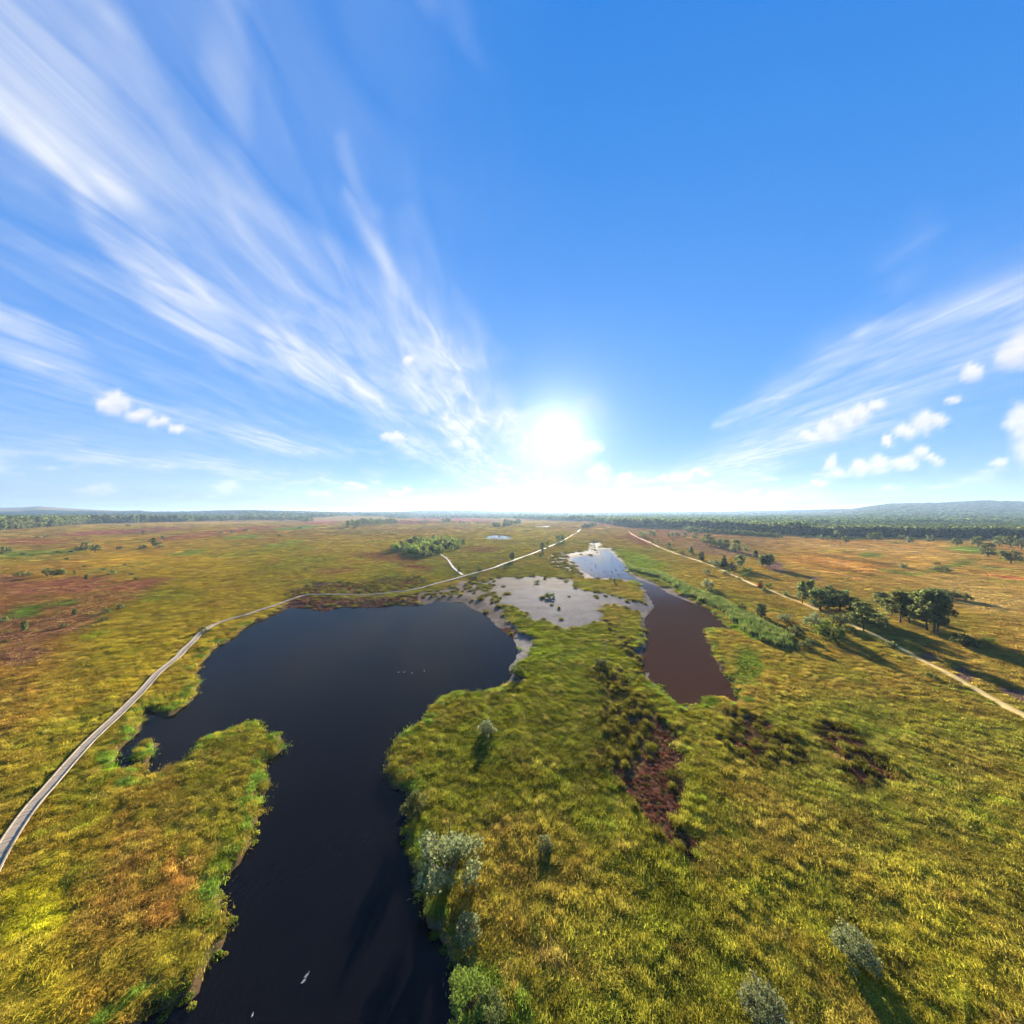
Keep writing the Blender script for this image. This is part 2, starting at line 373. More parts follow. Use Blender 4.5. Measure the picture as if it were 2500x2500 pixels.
# patches: cx, cy, rx, ry, tilt deg, colour, height factor, density factor
PATCH = [
    (150, 1432, 150, 24, -6, (152, 92, 74), .55, 1), (20, 1430, 90, 30, 0, (154, 98, 76), .55, 1), (250, 1462, 150, 30, -15, (148, 102, 64), .6, 1), (110, 1530, 190, 34, -12, (148, 100, 72), .55, 1),
    (40, 1600, 90, 36, -8, (150, 102, 74), .6, 1), (330, 1425, 90, 14, -8, (150, 90, 68), .6, 1), (360, 1297, 120, 8, -4, (142, 96, 84), .6, 1), (240, 1302, 130, 7, -3, (150, 88, 80), .6, 1), (90, 1322, 110, 8, 0, (155, 98, 72), .6, 1),
    (470, 1310, 120, 9, -6, (150, 95, 70), .6, 1), (640, 1290, 110, 6, -3, (150, 92, 72), .6, 1), (780, 1275, 70, 6, 0, (150, 88, 72), .6, 1),
    (950, 1362, 90, 13, 4, (128, 82, 52), .6, 1), (1015, 1385, 48, 9, 6, (124, 70, 50), .6, 1), (1000, 1338, 70, 8, 0, (130, 88, 58), .6, 1), (1110, 1270, 130, 6, 2, (142, 82, 62), .6, 1),
    (1170, 1342, 60, 9, 0, (128, 90, 60), .6, 1), (1000, 1276, 90, 5, 0, (140, 82, 62), .6, 1), (820, 1395, 60, 9, 0, (150, 108, 60), .7, 1), (870, 1300, 120, 9, 0, (140, 110, 62), .7, 1),
    (1760, 1345, 110, 15, 8, (138, 100, 84), .6, 1), (1890, 1384, 34, 10, 10, (142, 100, 106), .6, 1), (1640, 1300, 110, 8, 4, (142, 92, 72), .6, 1), (1560, 1318, 40, 14, 30, (140, 88, 66), .6, 1), (1480, 1282, 70, 5, 4, (150, 102, 74), .6, 1),
    (2284, 1603, 32, 9, 14, (142, 98, 104), .6, 1), (2372, 1638, 34, 12, 16, (136, 96, 98), .6, 1), (2480, 1690, 44, 14, 18, (140, 96, 102), .6, 1), (1985, 1412, 20, 6, 10, (142, 104, 104), .6, 1),
    (2150, 1343, 230, 11, 4, (178, 138, 88), .6, .8), (2390, 1450, 150, 42, 12, (180, 142, 86), .6, .8), (2050, 1378, 160, 20, 6, (184, 128, 66), .6, .8),
    (2090, 1384, 130, 4, 10, (200, 150, 92), .5, .6), (2050, 1404, 110, 3, 11, (198, 148, 92), .5, .6), (2110, 1372, 150, 4, 8, (128, 92, 48), .9, 1), (2080, 1396, 120, 4, 10, (124, 92, 48), .9, 1), (2190, 1398, 60, 6, 10, (110, 108, 45), 1.2, 1),
    (2310, 1385, 90, 8, -12, (112, 112, 50), 1.3, 1), (2430, 1388, 80, 7, 6, (125, 112, 55), 1.2, 1), (2130, 1357, 36, 5, 2, (112, 112, 50), 1.3, 1), (2370, 1343, 70, 9, 4, (128, 136, 52), .8, 1), (2460, 1410, 60, 6, 8, (180, 98, 70), .6, 1),
    (60, 1495, 55, 15, -8, (108, 124, 46), 1.1, 1), (150, 1474, 45, 8, -8, (110, 124, 46), 1.1, 1), (40, 1355, 70, 11, 0, (122, 126, 58), 1.1, 1), (130, 1350, 80, 7, -3, (128, 124, 55), 1.1, 1),
    (460, 1350, 50, 6, -6, (122, 126, 52), 1.1, 1), (600, 1312, 55, 4, -4, (118, 128, 52), 1.1, 1), (720, 1290, 60, 5, -3, (110, 120, 52), 1.2, 1), (245, 1545, 40, 10, -15, (150, 140, 40), .9, 1), (300, 1365, 110, 18, -6, (180, 140, 56), .8, 1),
    (690, 1330, 70, 8, -12, (140, 132, 48), 1, 1), (1550, 1375, 90, 26, 18, (128, 132, 40), 1, 1), (1600, 1420, 70, 22, 25, (134, 130, 42), 1, 1),
    (268, 1868, 26, 22, 20, (128, 158, 28), .8, 1), (652, 1862, 16, 28, 10, (112, 148, 30), .8, 1), (1820, 1630, 34, 60, -20, (120, 130, 42), .5, .8), (1830, 1545, 60, 16, 30, (112, 138, 30), .8, 1), (1690, 1725, 70, 16, 6, (116, 142, 28), .7, 1),
    (1620, 1690, 18, 34, -40, (112, 136, 30), .6, 1), (620, 2320, 30, 60, 25, (150, 142, 40), 1, 1), (560, 2100, 25, 110, 8, (140, 140, 36), 1, 1), (450, 2140, 70, 60, 0, (176, 122, 60), 1, 1), (400, 2220, 60, 50, 0, (160, 108, 56), 1, 1),
    (80, 2250, 80, 120, 20, (178, 158, 38), 1, 1), (480, 2450, 60, 40, -30, (156, 136, 44), 1.2, 1), (1780, 2130, 120, 60, 20, (150, 130, 46), 1, 1), (2200, 2150, 200, 60, 20, (168, 142, 54), 1, 1), (1330, 2330, 40, 50, 0, (150, 120, 62), 1.1, 1)]
# bare ground: polygons, colour, wetness, plant density inside
MUD = [
    (reg(*R3, [(380, 690), (480, 680), (560, 690), (640, 700), (720, 740), (770, 775), (860, 795), (910, 800), (960, 800), (1080, 830), (1140, 850), (1200, 870), (1262, 860), (1250, 790), (1210, 740), (1260, 750), (1340, 870), (1320, 900), (1290, 950), (1230, 960), (1150, 905), (1060, 880), (985, 870), (960, 930), (940, 1000), (860, 1030), (780, 1050), (700, 1065), (620, 1050), (560, 1010), (480, 990), (420, 960), (360, 920), (280, 880), (235, 870), (190, 800), (230, 740)]), (112, 102, 102), 0.45, 0.012, 2.5),
    (reg(*R3, [(60, 720), (200, 690), (400, 690), (600, 690), (740, 700), (760, 740), (640, 760), (420, 740), (300, 780), (240, 840), (160, 800)]), (122, 104, 88), 0.4, 0.14, 2.0),
    (reg(*R3, [(690, 520), (760, 505), (860, 490), (930, 470), (1020, 475), (1060, 520), (1130, 590), (1160, 650), (1220, 690), (1130, 620), (1040, 530), (940, 500), (940, 525), (740, 545), (800, 620), (900, 680), (1180, 690), (1160, 705), (960, 690), (830, 690), (790, 660), (760, 600), (700, 560)]), (150, 122, 100), 0.45, 0.05, 2.0),
    (reg(*R3, [(870, 420), (940, 430), (960, 470), (1000, 490), (900, 500), (840, 490), (860, 450)]), (112, 92, 74), 0.5, 0.25, 2.0),
    (reg(*R3, [(560, 540), (680, 500), (720, 560), (780, 600), (800, 650), (720, 640), (600, 600)]), (128, 98, 78), 0.3, 0.5, 2.0),
    (reg(*R3, [(-20, 780), (60, 830), (150, 880), (220, 960), (290, 1010), (330, 1060), (400, 1090), (470, 1150), (430, 1190), (420, 1240), (320, 1280), (310, 1330), (345, 1430), (200, 1490), (190, 1450), (270, 1390), (270, 1300), (330, 1200), (330, 1150), (200, 1040), (120, 960), (0, 910), (-80, 860)]), (150, 138, 126), 0.5, 0.03, 2.0),
    (reg(*R2, [(0, 1050), (340, 870), (440, 850), (560, 850), (760, 855), (900, 855), (1100, 845), (1300, 815), (1480, 785), (1600, 720), (1680, 730), (1750, 800), (1900, 910), (1960, 1120), (1850, 1060), (1680, 940), (1580, 880), (1420, 875), (1290, 905), (1100, 900), (830, 915), (560, 950), (340, 915)]), (128, 106, 90), 0.35, 0.16, 2.5),
    (reg(*R2, [(300, 820), (480, 745), (700, 728), (850, 760), (870, 808), (600, 812), (440, 818), (330, 850)]), (88, 66, 54), 0.3, 0.30, 1.5),
    (reg(*R2, [(860, 720), (1060, 700), (1300, 700), (1340, 750), (1150, 790), (900, 810)]), (100, 84, 48), 0.2, 0.55, 1.5),
    (reg(*R3, [(1190, 690), (1290, 700), (1450, 770), (1600, 850), (1720, 900), (1800, 960), (1900, 1060), (1860, 1070), (1780, 975), (1600, 870), (1400, 790), (1240, 710)]), (140, 118, 100), 0.4, 0.08, 2.0),
    (reg(*R3, [(1230, 960), (1290, 940), (1290, 1100), (1290, 1180), (1260, 1240), (1290, 1330), (1330, 1430), (1420, 1480), (1460, 1550), (1560, 1600), (1640, 1590), (1670, 1630), (1600, 1670), (1500, 1650), (1430, 1560), (1360, 1480), (1260, 1400), (1200, 1300), (1200, 1220), (1230, 1140), (1240, 1040)]), (136, 120, 104), 0.45, 0.06, 2.0),
    (reg(*R3, [(1690, 1060), (1720, 1050), (1710, 1100), (1760, 1220), (1780, 1300), (1860, 1370), (1940, 1480), (1920, 1490), (1830, 1400), (1740, 1320), (1740, 1240), (1700, 1150)]), (126, 108, 92), 0.4, 0.1, 1.5),
    (reg(*R3, [(980, 1000), (1040, 1060), (1110, 1130), (1130, 1200), (1200, 1240), (1240, 1330), (1180, 1380), (1150, 1280), (1090, 1160), (1000, 1060)]), (112, 92, 64), 0.15, 0.35, 2.0),
    (reg(*R6, [(1700, 280), (1840, 330), (1850, 480), (1800, 540), (1830, 620), (1850, 700), (1860, 800), (1790, 870), (1700, 830), (1600, 770), (1500, 660), (1480, 590), (1560, 530), (1650, 470), (1740, 430), (1700, 350)]), (112, 72, 56), 0.1, 0.03, 4),
    (reg(*R6, [(1330, 0), (1470, 0), (1600, 150), (1720, 280), (1740, 420), (1600, 520), (1500, 600), (1380, 480), (1390, 300), (1430, 180)]), (108, 82, 54), 0.05, 0.55, 6),
    (reg(*R7, [(850, 250), (1000, 300), (1100, 440), (1250, 500), (1130, 600), (1040, 560), (960, 400), (870, 330)]), (118, 72, 48), 0.05, 0.45, 6),
    (reg(*R7, [(380, 200), (480, 210), (700, 330), (810, 450), (740, 470), (560, 340), (420, 300)]), (112, 72, 48), 0.05, 0.4, 6),
    ([(2040, 1800), (2090, 1790), (2130, 1850), (2180, 1890), (2120, 1920), (2060, 1880)], (118, 70, 48), 0.05, 0.3, 6),
    ([(1760, 1790), (1850, 1800), (1930, 1850), (1900, 1870), (1820, 1850)], (112, 74, 48), 0.05, 0.4, 6),
    (reg(*R7, [(0, 760), (100, 800), (230, 900), (200, 980), (80, 880), (0, 830)]), (108, 78, 48), 0.05, 0.4, 6)]

CT = np.array(CTRL, float)
def cover(x, y):
    """colour (linear), plant height, plant density, wetness, lake distance at ground points"""
    px, py = to_px(x, y)
    k = np.clip((py - HY) / 300.0, 0.06, 1.6)
    wx = px + (fbm(x * .05, y * .05, 5) - .5) * 120 * k + (fbm(x * .25, y * .25, 9) - .5) * 40 * k
    wy = py + (fbm(x * .05, y * .05, 25) - .5) * 70 * k + (fbm(x * .25, y * .25, 29) - .5) * 24 * k
    acc = np.zeros(x.shape + (3,)); wsum = np.zeros(x.shape)
    ly = np.log(np.clip(wy - HY, 8, 3000)) * 420
    for cx, cy, r_, g_, b_ in CTRL:
        d2 = (wx - cx) ** 2 + (ly - math.log(cy - HY) * 420) ** 2
        w = 1.0 / (d2 + 1500.0) ** 1.6
        acc += w[..., None] * lin((r_, g_, b_)); wsum += w
    col = acc / wsum[..., None]
    hgt = np.ones(x.shape); den = np.ones(x.shape); wet = np.zeros(x.shape); bare = np.zeros(x.shape)
    # natural variation: greener, strawy and brown drifts
    n1 = fbm(x * .035, y * .035, 41); n2 = fbm(x * .16, y * .16, 51)
    col *= (0.80 + 0.42 * n2)[..., None]
    g = smooth(.56, .74, n1) * .35
    col = col * (1 - g[..., None]) + lin((112, 118, 36)) * g[..., None]
    g = smooth(.56, .72, fbm(x * .06, y * .06, 61)) * .35
    col = col * (1 - g[..., None]) + lin((168, 118, 60)) * g[..., None]
    for cx, cy, rx, ry, an, c, h, dn in PATCH:
        ca, sa = math.cos(R(an)), math.sin(R(an))
        dx, dy = wx * .5 + px * .5 - cx, wy * .5 + py * .5 - cy
        u = (dx * ca + dy * sa) / rx; v = (-dx * sa + dy * ca) / ry
        m = 1 - smooth(.55, 1.15, np.sqrt(u * u + v * v))
        m = m * .9
        col = col * (1 - m[..., None]) + lin(c) * m[..., None]
        hgt = hgt * (1 - m) + h * m; den = den * (1 - m) + den * dn * m
    for poly, c, wt, dn, fe in MUD:
        a = np.array(poly); pad = 30
        sel = (px > a[:, 0].min() - pad) & (px < a[:, 0].max() + pad) & (py > a[:, 1].min() - pad) & (py < a[:, 1].max() + pad)
        if not sel.any(): continue
        jx = (fbm(x[sel] * .3, y[sel] * .3, 71) - .5) * 34 * k[sel] + (fbm(x[sel] * 1.2, y[sel] * 1.2, 75) - .5) * 12 * k[sel]
        jy = (fbm(x[sel] * .3, y[sel] * .3, 72) - .5) * 20 * k[sel] + (fbm(x[sel] * 1.2, y[sel] * 1.2, 76) - .5) * 8 * k[sel]
        sd = poly_sd(poly, px[sel] + jx, py[sel] + jy) - (11 if fe >= 4 else 3)
        m = 1 - smooth(-fe, fe, sd)
        cc = col[sel]; vv = (0.55 + .9 * fbm(x[sel] * .22, y[sel] * .22, 81, 5))[:, None]
        col[sel] = cc * (1 - m[:, None]) + lin(c) * vv * m[:, None]
        wet[sel] = wet[sel] * (1 - m) + wt * m
        den[sel] = den[sel] * (1 - m) + np.minimum(den[sel], dn) * m
        bare[sel] = np.maximum(bare[sel], m)
    return col, hgt, den, wet, bare
def lake_sd(x, y):
    sd = np.full(x.shape, 60.0)
    for L in lakes:
        a = np.array(L)
        sel = (x > a[:, 0].min() - 30) & (x < a[:, 0].max() + 30) & (y > a[:, 1].min() - 30) & (y < a[:, 1].max() + 30)
        if sel.any():
            jx = (fbm(x[sel] * .35, y[sel] * .35, 91) - .5) * 1.6; jy = (fbm(x[sel] * .35, y[sel] * .35, 92) - .5) * 1.6
            sd[sel] = np.minimum(sd[sel], poly_sd(L, x[sel] + jx, y[sel] + jy))
    return sd

# far skyline, as (column, row of the tree tops), and its distance
SKYL = np.array([(-900, 1238), (0, 1238), (60, 1237), (90, 1234), (140, 1238), (200, 1241), (260, 1244), (300, 1245), (340, 1244), (370, 1247), (450, 1247), (600, 1246), (700, 1248), (800, 1250), (960, 1250),
                 (1000, 1248), (1050, 1246), (1150, 1246), (1250, 1249), (1400, 1252), (1600, 1251), (1780, 1249), (1950, 1245), (2080, 1243), (2130, 1236), (2180, 1230), (2300, 1228), (2400, 1223), (2500, 1225), (2700, 1222), (3600, 1226)], float)
SKYD = np.array([(-900, 6500), (500, 6500), (620, 3800), (960, 3800), (1010, 6000), (1600, 6500), (1900, 6500), (2000, 5500), (2120, 3600), (3600, 3400)], float)
def terrain(x, y):
    d = np.maximum(y, 1.0)
    px = np.clip(CX + F * x / d, -900, 3600)
    top = np.interp(px, SKYL[:, 0], SKYL[:, 1]); D = np.interp(px, SKYD[:, 0], SKYD[:, 1])
    zr = HC + (HY - top) / F * D - 14.0
    z = zr * smooth(.28, 1.0, d / D) ** 1.5 - np.maximum(0, d - D) * 0.03
    z = np.where(y > 300, z, 0)
    # broad low swells in the woods and heath beyond 700 m
    z = z + smooth(650, 1500, d) * (fbm(x * .0022, y * .0022, 131) - .35) * 16 * (1 - smooth(.7, 1.0, d / D))
    return z
def ground_z(x, y, sd=None, wet=None):
    z = terrain(x, y)
    nz = (fbm(x * .2, y * .2, 101) - .3) * .25 + (fbm(x * .7, y * .7, 102) - .3) * .12
    if sd is not None:
        w = 1.3 + 9.0 * np.clip(wet * 2, 0, 1)
        bank = smooth(0, 1, np.clip(sd / w, 0, 1))
        shore = WATER_Z * (1 - bank) + (nz + .02) * bank
        z = np.where(sd < 55, np.where(sd > 0, np.maximum(shore, WATER_Z + .02 * np.minimum(sd, 1)) , WATER_Z + np.maximum(sd * .25, -1.2)), z + nz)
    return z

# ------------------------------------------------------------------ ground sheet
az = np.concatenate([np.arange(-74, 74.01, .3), np.arange(79, 282, 5.0)]) * math.pi / 180
rr = [0.2, 6.0]
r_ = 14.0
while r_ < 15000: rr.append(r_); r_ *= 1.0128
rr.append(20500.0)
rr = np.array(rr)
A, Rr = np.meshgrid(az, rr, indexing='xy')
gx = (Rr * np.sin(A)).ravel(); gy = (Rr * np.cos(A)).ravel()
na, nr = len(az), len(rr)
gcol_, ghgt, gden, gwet, gbare = cover(gx, gy)
gsd = lake_sd(gx, gy)
gz = ground_z(gx, gy, gsd, gwet)
gz[-na:] = -310
ii = np.arange(nr - 1)[:, None] * na + np.arange(na)[None, :]
jj = np.arange(nr - 1)[:, None] * na + (np.arange(na)[None, :] + 1) % na
faces = np.stack([ii, jj, jj + na, ii + na], -1).reshape(-1, 4)

def ground_material():
    m, t, out = mat_new('bog_ground')
    a = node(t, 'ShaderNodeAttribute', attribute_name='cover'); w = node(t, 'ShaderNodeAttribute', attribute_name='wet')
    g = node(t, 'ShaderNodeNewGeometry')
    def noise(sc, det=5):
        n = node(t, 'ShaderNodeTexNoise'); n.inputs['Scale'].default_value = sc; n.inputs['Detail'].default_value = det
        t.links.new(g.outputs['Position'], n.inputs['Vector']); return n.outputs[0]
    n1, n2, n3 = noise(.9, 6), noise(.07, 5), noise(4.0, 5)
    k = mathn(t, 'MULTIPLY', mathn(t, 'MULTIPLY_ADD', n1, 1.1, .45), mathn(t, 'MULTIPLY_ADD', n2, .5, .75))
    v = node(t, 'ShaderNodeVectorMath', operation='SCALE')
    t.links.new(a.outputs['Color'], v.inputs[0]); t.links.new(k, v.inputs['Scale'])
    p = node(t, 'ShaderNodeBsdfPrincipled')
    t.links.new(v.outputs[0], p.inputs['Base Color'])
    t.links.new(mathn(t, 'MULTIPLY_ADD', w.outputs['Fac'], -.30, .95), p.inputs['Roughness'])
    t.links.new(mathn(t, 'MULTIPLY_ADD', w.outputs['Fac'], .018, 0), p.inputs['Specular IOR Level'])
    b = node(t, 'ShaderNodeBump'); b.inputs['Strength'].default_value = .8; b.inputs['Distance'].default_value = .12
    t.links.new(mathn(t, 'ADD', n1, mathn(t, 'MULTIPLY', n3, .35)), b.inputs['Height'])
    t.links.new(b.outputs[0], p.inputs['Normal'])
    t.links.new(p.outputs[0], out.inputs['Surface'])
    return m
me = new_mesh('ground', np.stack([gx, gy, gz], 1), faces, ground_material(), True)
bank = (smooth(2.6, .6, gsd) * (1 - smooth(.05, .3, gwet)))[:, None]
gcol_ = gcol_ * (1 - bank) + lin((92, 74, 50)) * bank
litter = np.where(gwet[:, None] > .05, .62 - .30 * gwet[:, None], .98 + .02 * smooth(500, 1500, np.hypot(gx, gy))[:, None])
fattr(me, 'cover', gcol_ * litter, 'FLOAT_COLOR'); fattr(me, 'wet', gwet)
tag(link('ground', me), kind='structure')

# ------------------------------------------------------------------ water
def water_mat(name, deep, rough, ripple, scale, k, k_far=None):
    """peat-dark water body under a mirror that follows Fresnel's law"""
    m, t, out = mat_new(name)
    d = node(t, 'ShaderNodeBsdfDiffuse'); d.inputs['Color'].default_value = deep + (1,)
    gl = node(t, 'ShaderNodeBsdfGlossy'); gl.inputs['Roughness'].default_value = rough; gl.inputs['Color'].default_value = (k, k, k, 1)
    g = node(t, 'ShaderNodeNewGeometry')
    if k_far:       # sky reflection graded in the gloss colour: dim near end, bright far end
        sx = node(t, 'ShaderNodeSeparateXYZ'); t.links.new(g.outputs['Position'], sx.inputs[0])
        mr = node(t, 'ShaderNodeMapRange'); t.links.new(sx.outputs['Y'], mr.inputs[0])
        for i_, v_ in enumerate((130.0, 210.0, k, k_far)): mr.inputs[1 + i_].default_value = v_
        cc = node(t, 'ShaderNodeCombineColor')
        for i_ in range(3): t.links.new(mr.outputs[0], cc.inputs[i_])
        t.links.new(cc.outputs[0], gl.inputs['Color'])
    mp = node(t, 'ShaderNodeMapping'); mp.inputs['Scale'].default_value = (scale, scale * .45, scale)
    mp.inputs['Rotation'].default_value = (0, 0, R(20))
    t.links.new(g.outputs['Position'], mp.inputs['Vector'])
    n = node(t, 'ShaderNodeTexNoise'); n.inputs['Scale'].default_value = 1.0; n.inputs['Detail'].default_value = 4
    t.links.new(mp.outputs[0], n.inputs['Vector'])
    b = node(t, 'ShaderNodeBump'); b.inputs['Strength'].default_value = ripple; b.inputs['Distance'].default_value = .06
    t.links.new(n.outputs[0], b.inputs['Height'])
    fr = node(t, 'ShaderNodeFresnel'); fr.inputs['IOR'].default_value = 1.333
    for x_ in (gl, fr): t.links.new(b.outputs[0], x_.inputs['Normal'])
    mx = node(t, 'ShaderNodeMixShader')
    t.links.new(fr.outputs[0], mx.inputs[0]); t.links.new(d.outputs[0], mx.inputs[1]); t.links.new(gl.outputs[0], mx.inputs[2])
    t.links.new(mx.outputs[0], out.inputs['Surface'])
    return m
WM = [water_mat('dark_peat_water', (.004, .0035, .004), .06, .35, 2.6, .34), water_mat('brown_peat_water', (.050, .022, .011), .05, .10, 2.0, .08, .75)]
near_sd = [poly_sd(L, gx, gy) for L in lakes]
which = np.argmin(np.stack(near_sd), 0)
for k_ in range(len(lakes)):
    inl = (near_sd[k_] < 3.0) & (which == k_)
    fsel = faces[inl[faces].any(1) & (which[faces] == k_).all(1)]
    fsel = fsel[(gx[fsel].max(1) - gx[fsel].min(1)) < 60]
    ids, inv = np.unique(fsel, return_inverse=True)
    me = new_mesh('water', np.stack([gx[ids], gy[ids], np.full(len(ids), WATER_Z)], 1), inv.reshape(-1, 4), WM[0 if k_ == 0 else 1])
    tag(link('water', me), kind='structure')

# ------------------------------------------------------------------ paths
def offset_line(pts, step):
    """resample a line at even steps, smoothed"""
    p = np.array(pts, float)
    d = np.r_[0, np.cumsum(np.linalg.norm(np.diff(p, axis=0), axis=1))]
    s = np.arange(0, d[-1], step)
    q = np.stack([np.interp(s, d, p[:, 0]), np.interp(s, d, p[:, 1])], 1)
    w = max(1, int(round(3.0 / step)))
    if w > 1:
        kern = np.ones(2 * w + 1) / (2 * w + 1)
        e = np.vstack([np.repeat(q[:1], w, 0), q, np.repeat(q[-1:], w, 0)])
        q = np.stack([np.convolve(e[:, i], kern, 'valid') for i in (0, 1)], 1)
    t = np.gradient(q, axis=0); t /= np.linalg.norm(t, axis=1)[:, None] + 1e-9
    return q, t
q, t_ = offset_line(path, 1.5)
n_ = np.stack([t_[:, 1], -t_[:, 0]], 1)
wv = 1.0 + .5 * (fbm(q[:, 0] * .2, q[:, 1] * .2, 3) - .5) * 2 * .5
rows = []
for s_ in (-1, -.6, 0, .6, 1):
    e = q + n_ * (wv * s_ * (1 + .12 * np.sin(np.arange(len(q)) * 1.7 + s_ * 3)))[:, None]
    rows.append(np.column_stack([e, ground_z(e[:, 0], e[:, 1], np.full(len(e), 54.), np.zeros(len(e))) + (.16 if abs(s_) < 1 else -.15)]))
V = np.concatenate(rows); n0 = len(q)
fs = [[r__ * n0 + i, r__ * n0 + i + 1, (r__ + 1) * n0 + i + 1, (r__ + 1) * n0 + i] for r__ in range(4) for i in range(n0 - 1)]
tag(link('path', new_mesh('path', V, fs, M_SAND, True)), kind='structure')

def build_boardwalk(pts, label, wid, zd=.42):
    root = bpy.data.objects.new('boardwalk', None); COL.objects.link(root)
    tag(root, label, 'boardwalk')
    q, t = offset_line(pts, .30)
    mb = MB(); r_ = random.Random(3)
    for i in range(len(q)):
        a = math.atan2(t[i][1], t[i][0])
        mb.box((q[i][0], q[i][1], zd + r_.uniform(-.012, .012)), (.27, wid * r_.uniform(.97, 1.03), .05), a + r_.uniform(-.02, .02))
    d = link('deck_boards', mb.mesh('deck_boards', M_DECK), root); d['kind'] = 'stuff'
    q2, t2 = offset_line(pts, 2.4)
    mb = MB(); mp = MB()
    for i in range(len(q2) - 1):
        a = math.atan2(q2[i + 1][1] - q2[i][1], q2[i + 1][0] - q2[i][0]); L = np.linalg.norm(q2[i + 1] - q2[i])
        c = (q2[i] + q2[i + 1]) / 2; nx, ny = -math.sin(a), math.cos(a)
        for s_ in (-1, 1):
            o_ = wid / 2 - .06
            mb.box((c[0] + nx * s_ * o_, c[1] + ny * s_ * o_, zd + .075), (L * .97, .12, .09), a)
            mb.box((c[0] + nx * s_ * o_ * .8, c[1] + ny * s_ * o_ * .8, zd - .12), (L, .1, .18), a)
            mp.box((q2[i][0] + nx * s_ * o_ * .8, q2[i][1] + ny * s_ * o_ * .8, zd - .6), (.12, .12, 1.1), a)
    link('edge_rail', mb.mesh('edge_rail', M_DECK), root)
    link('support_posts', mp.mesh('support_posts', M_POST), root)['kind'] = 'stuff'
    return root
build_boardwalk(boardwalk, 'long pale wooden boardwalk winding along the dark lake shore', 1.25)
build_boardwalk(spur, 'short wooden boardwalk branching off towards the birch copse', 1.5, .50)

# ------------------------------------------------------------------ plants: source meshes
def quads_mesh(c, u, v, mat, rnd, name):
    """one quad per centre c with half axes u, v"""
    n = len(c)
    V = np.stack([c - u - v, c + u - v, c + u + v, c - u + v], 1).reshape(-1, 3)
    me = new_mesh(name, V, np.arange(4 * n).reshape(-1, 4), mat)
    fattr(me, 'rnd', np.repeat(rnd, 4))
    return me
def rand_unit(g, n):
    v = g.normal(size=(n, 3)); return v / np.linalg.norm(v, axis=1)[:, None]
def tussock_mesh(seed, n=64, spread=.75, tall=.62, wid=.017, clump=False):
    g = np.random.default_rng(seed)
    V = []; Fc = []; rn = []
    for i in range(n):
        o = g.normal(0, (.62, .40)); q = min(1.4, math.hypot(*o)); L = g.uniform(.45, 1.1) * (1.12 - .38 * q)
        a2 = g.normal(0, 1.3)
        if clump:
            o = g.normal(0, .30, 2); q = min(1.0, math.hypot(*o)); L = g.uniform(.6, 1.1) * (1.1 - .4 * q); a2 = math.atan2(o[1], o[0]) + g.normal(0, .8)
        d = np.array([math.cos(a2), math.sin(a2)]); s = np.array([-d[1], d[0]]) * wid * g.uniform(.6, 1.3)
        tilt = g.uniform(.10, 1.0); r0 = 0.0
        P = [(r0, 0), (r0 + spread * .30 * L * tilt, tall * .72 * L), (r0 + spread * L * (.25 + .6 * tilt), tall * L * (1.05 - .5 * tilt))]
        b = len(V); rv = g.uniform()
        for (x, z), w in zip(P, (1, 1, .35)):
            c = o + d * x
            V += [(c[0] - s[0] * w, c[1] - s[1] * w, z), (c[0] + s[0] * w, c[1] + s[1] * w, z)]; rn += [rv, rv]
        Fc += [[b, b + 1, b + 3, b + 2], [b + 2, b + 3, b + 5, b + 4]]
    me = new_mesh('tussock', V, Fc, M_GRASS)
    fattr(me, 'rnd', rn)
    return me
def cushion_mesh(seed, n=110):
    g = np.random.default_rng(seed)
    d = rand_unit(g, n); d[:, 2] = np.abs(d[:, 2])
    c = d * np.array([.75, .75, .42]) * (.75 + .3 * g.random((n, 1)))
    u = rand_unit(g, n); v = np.cross(u, d); v /= np.linalg.norm(v, axis=1)[:, None] + 1e-9
    s = g.uniform(.07, .13, (n, 1))
    return quads_mesh(c, u * s, v * s * .7, M_GRASS, g.random(n), 'cushion')

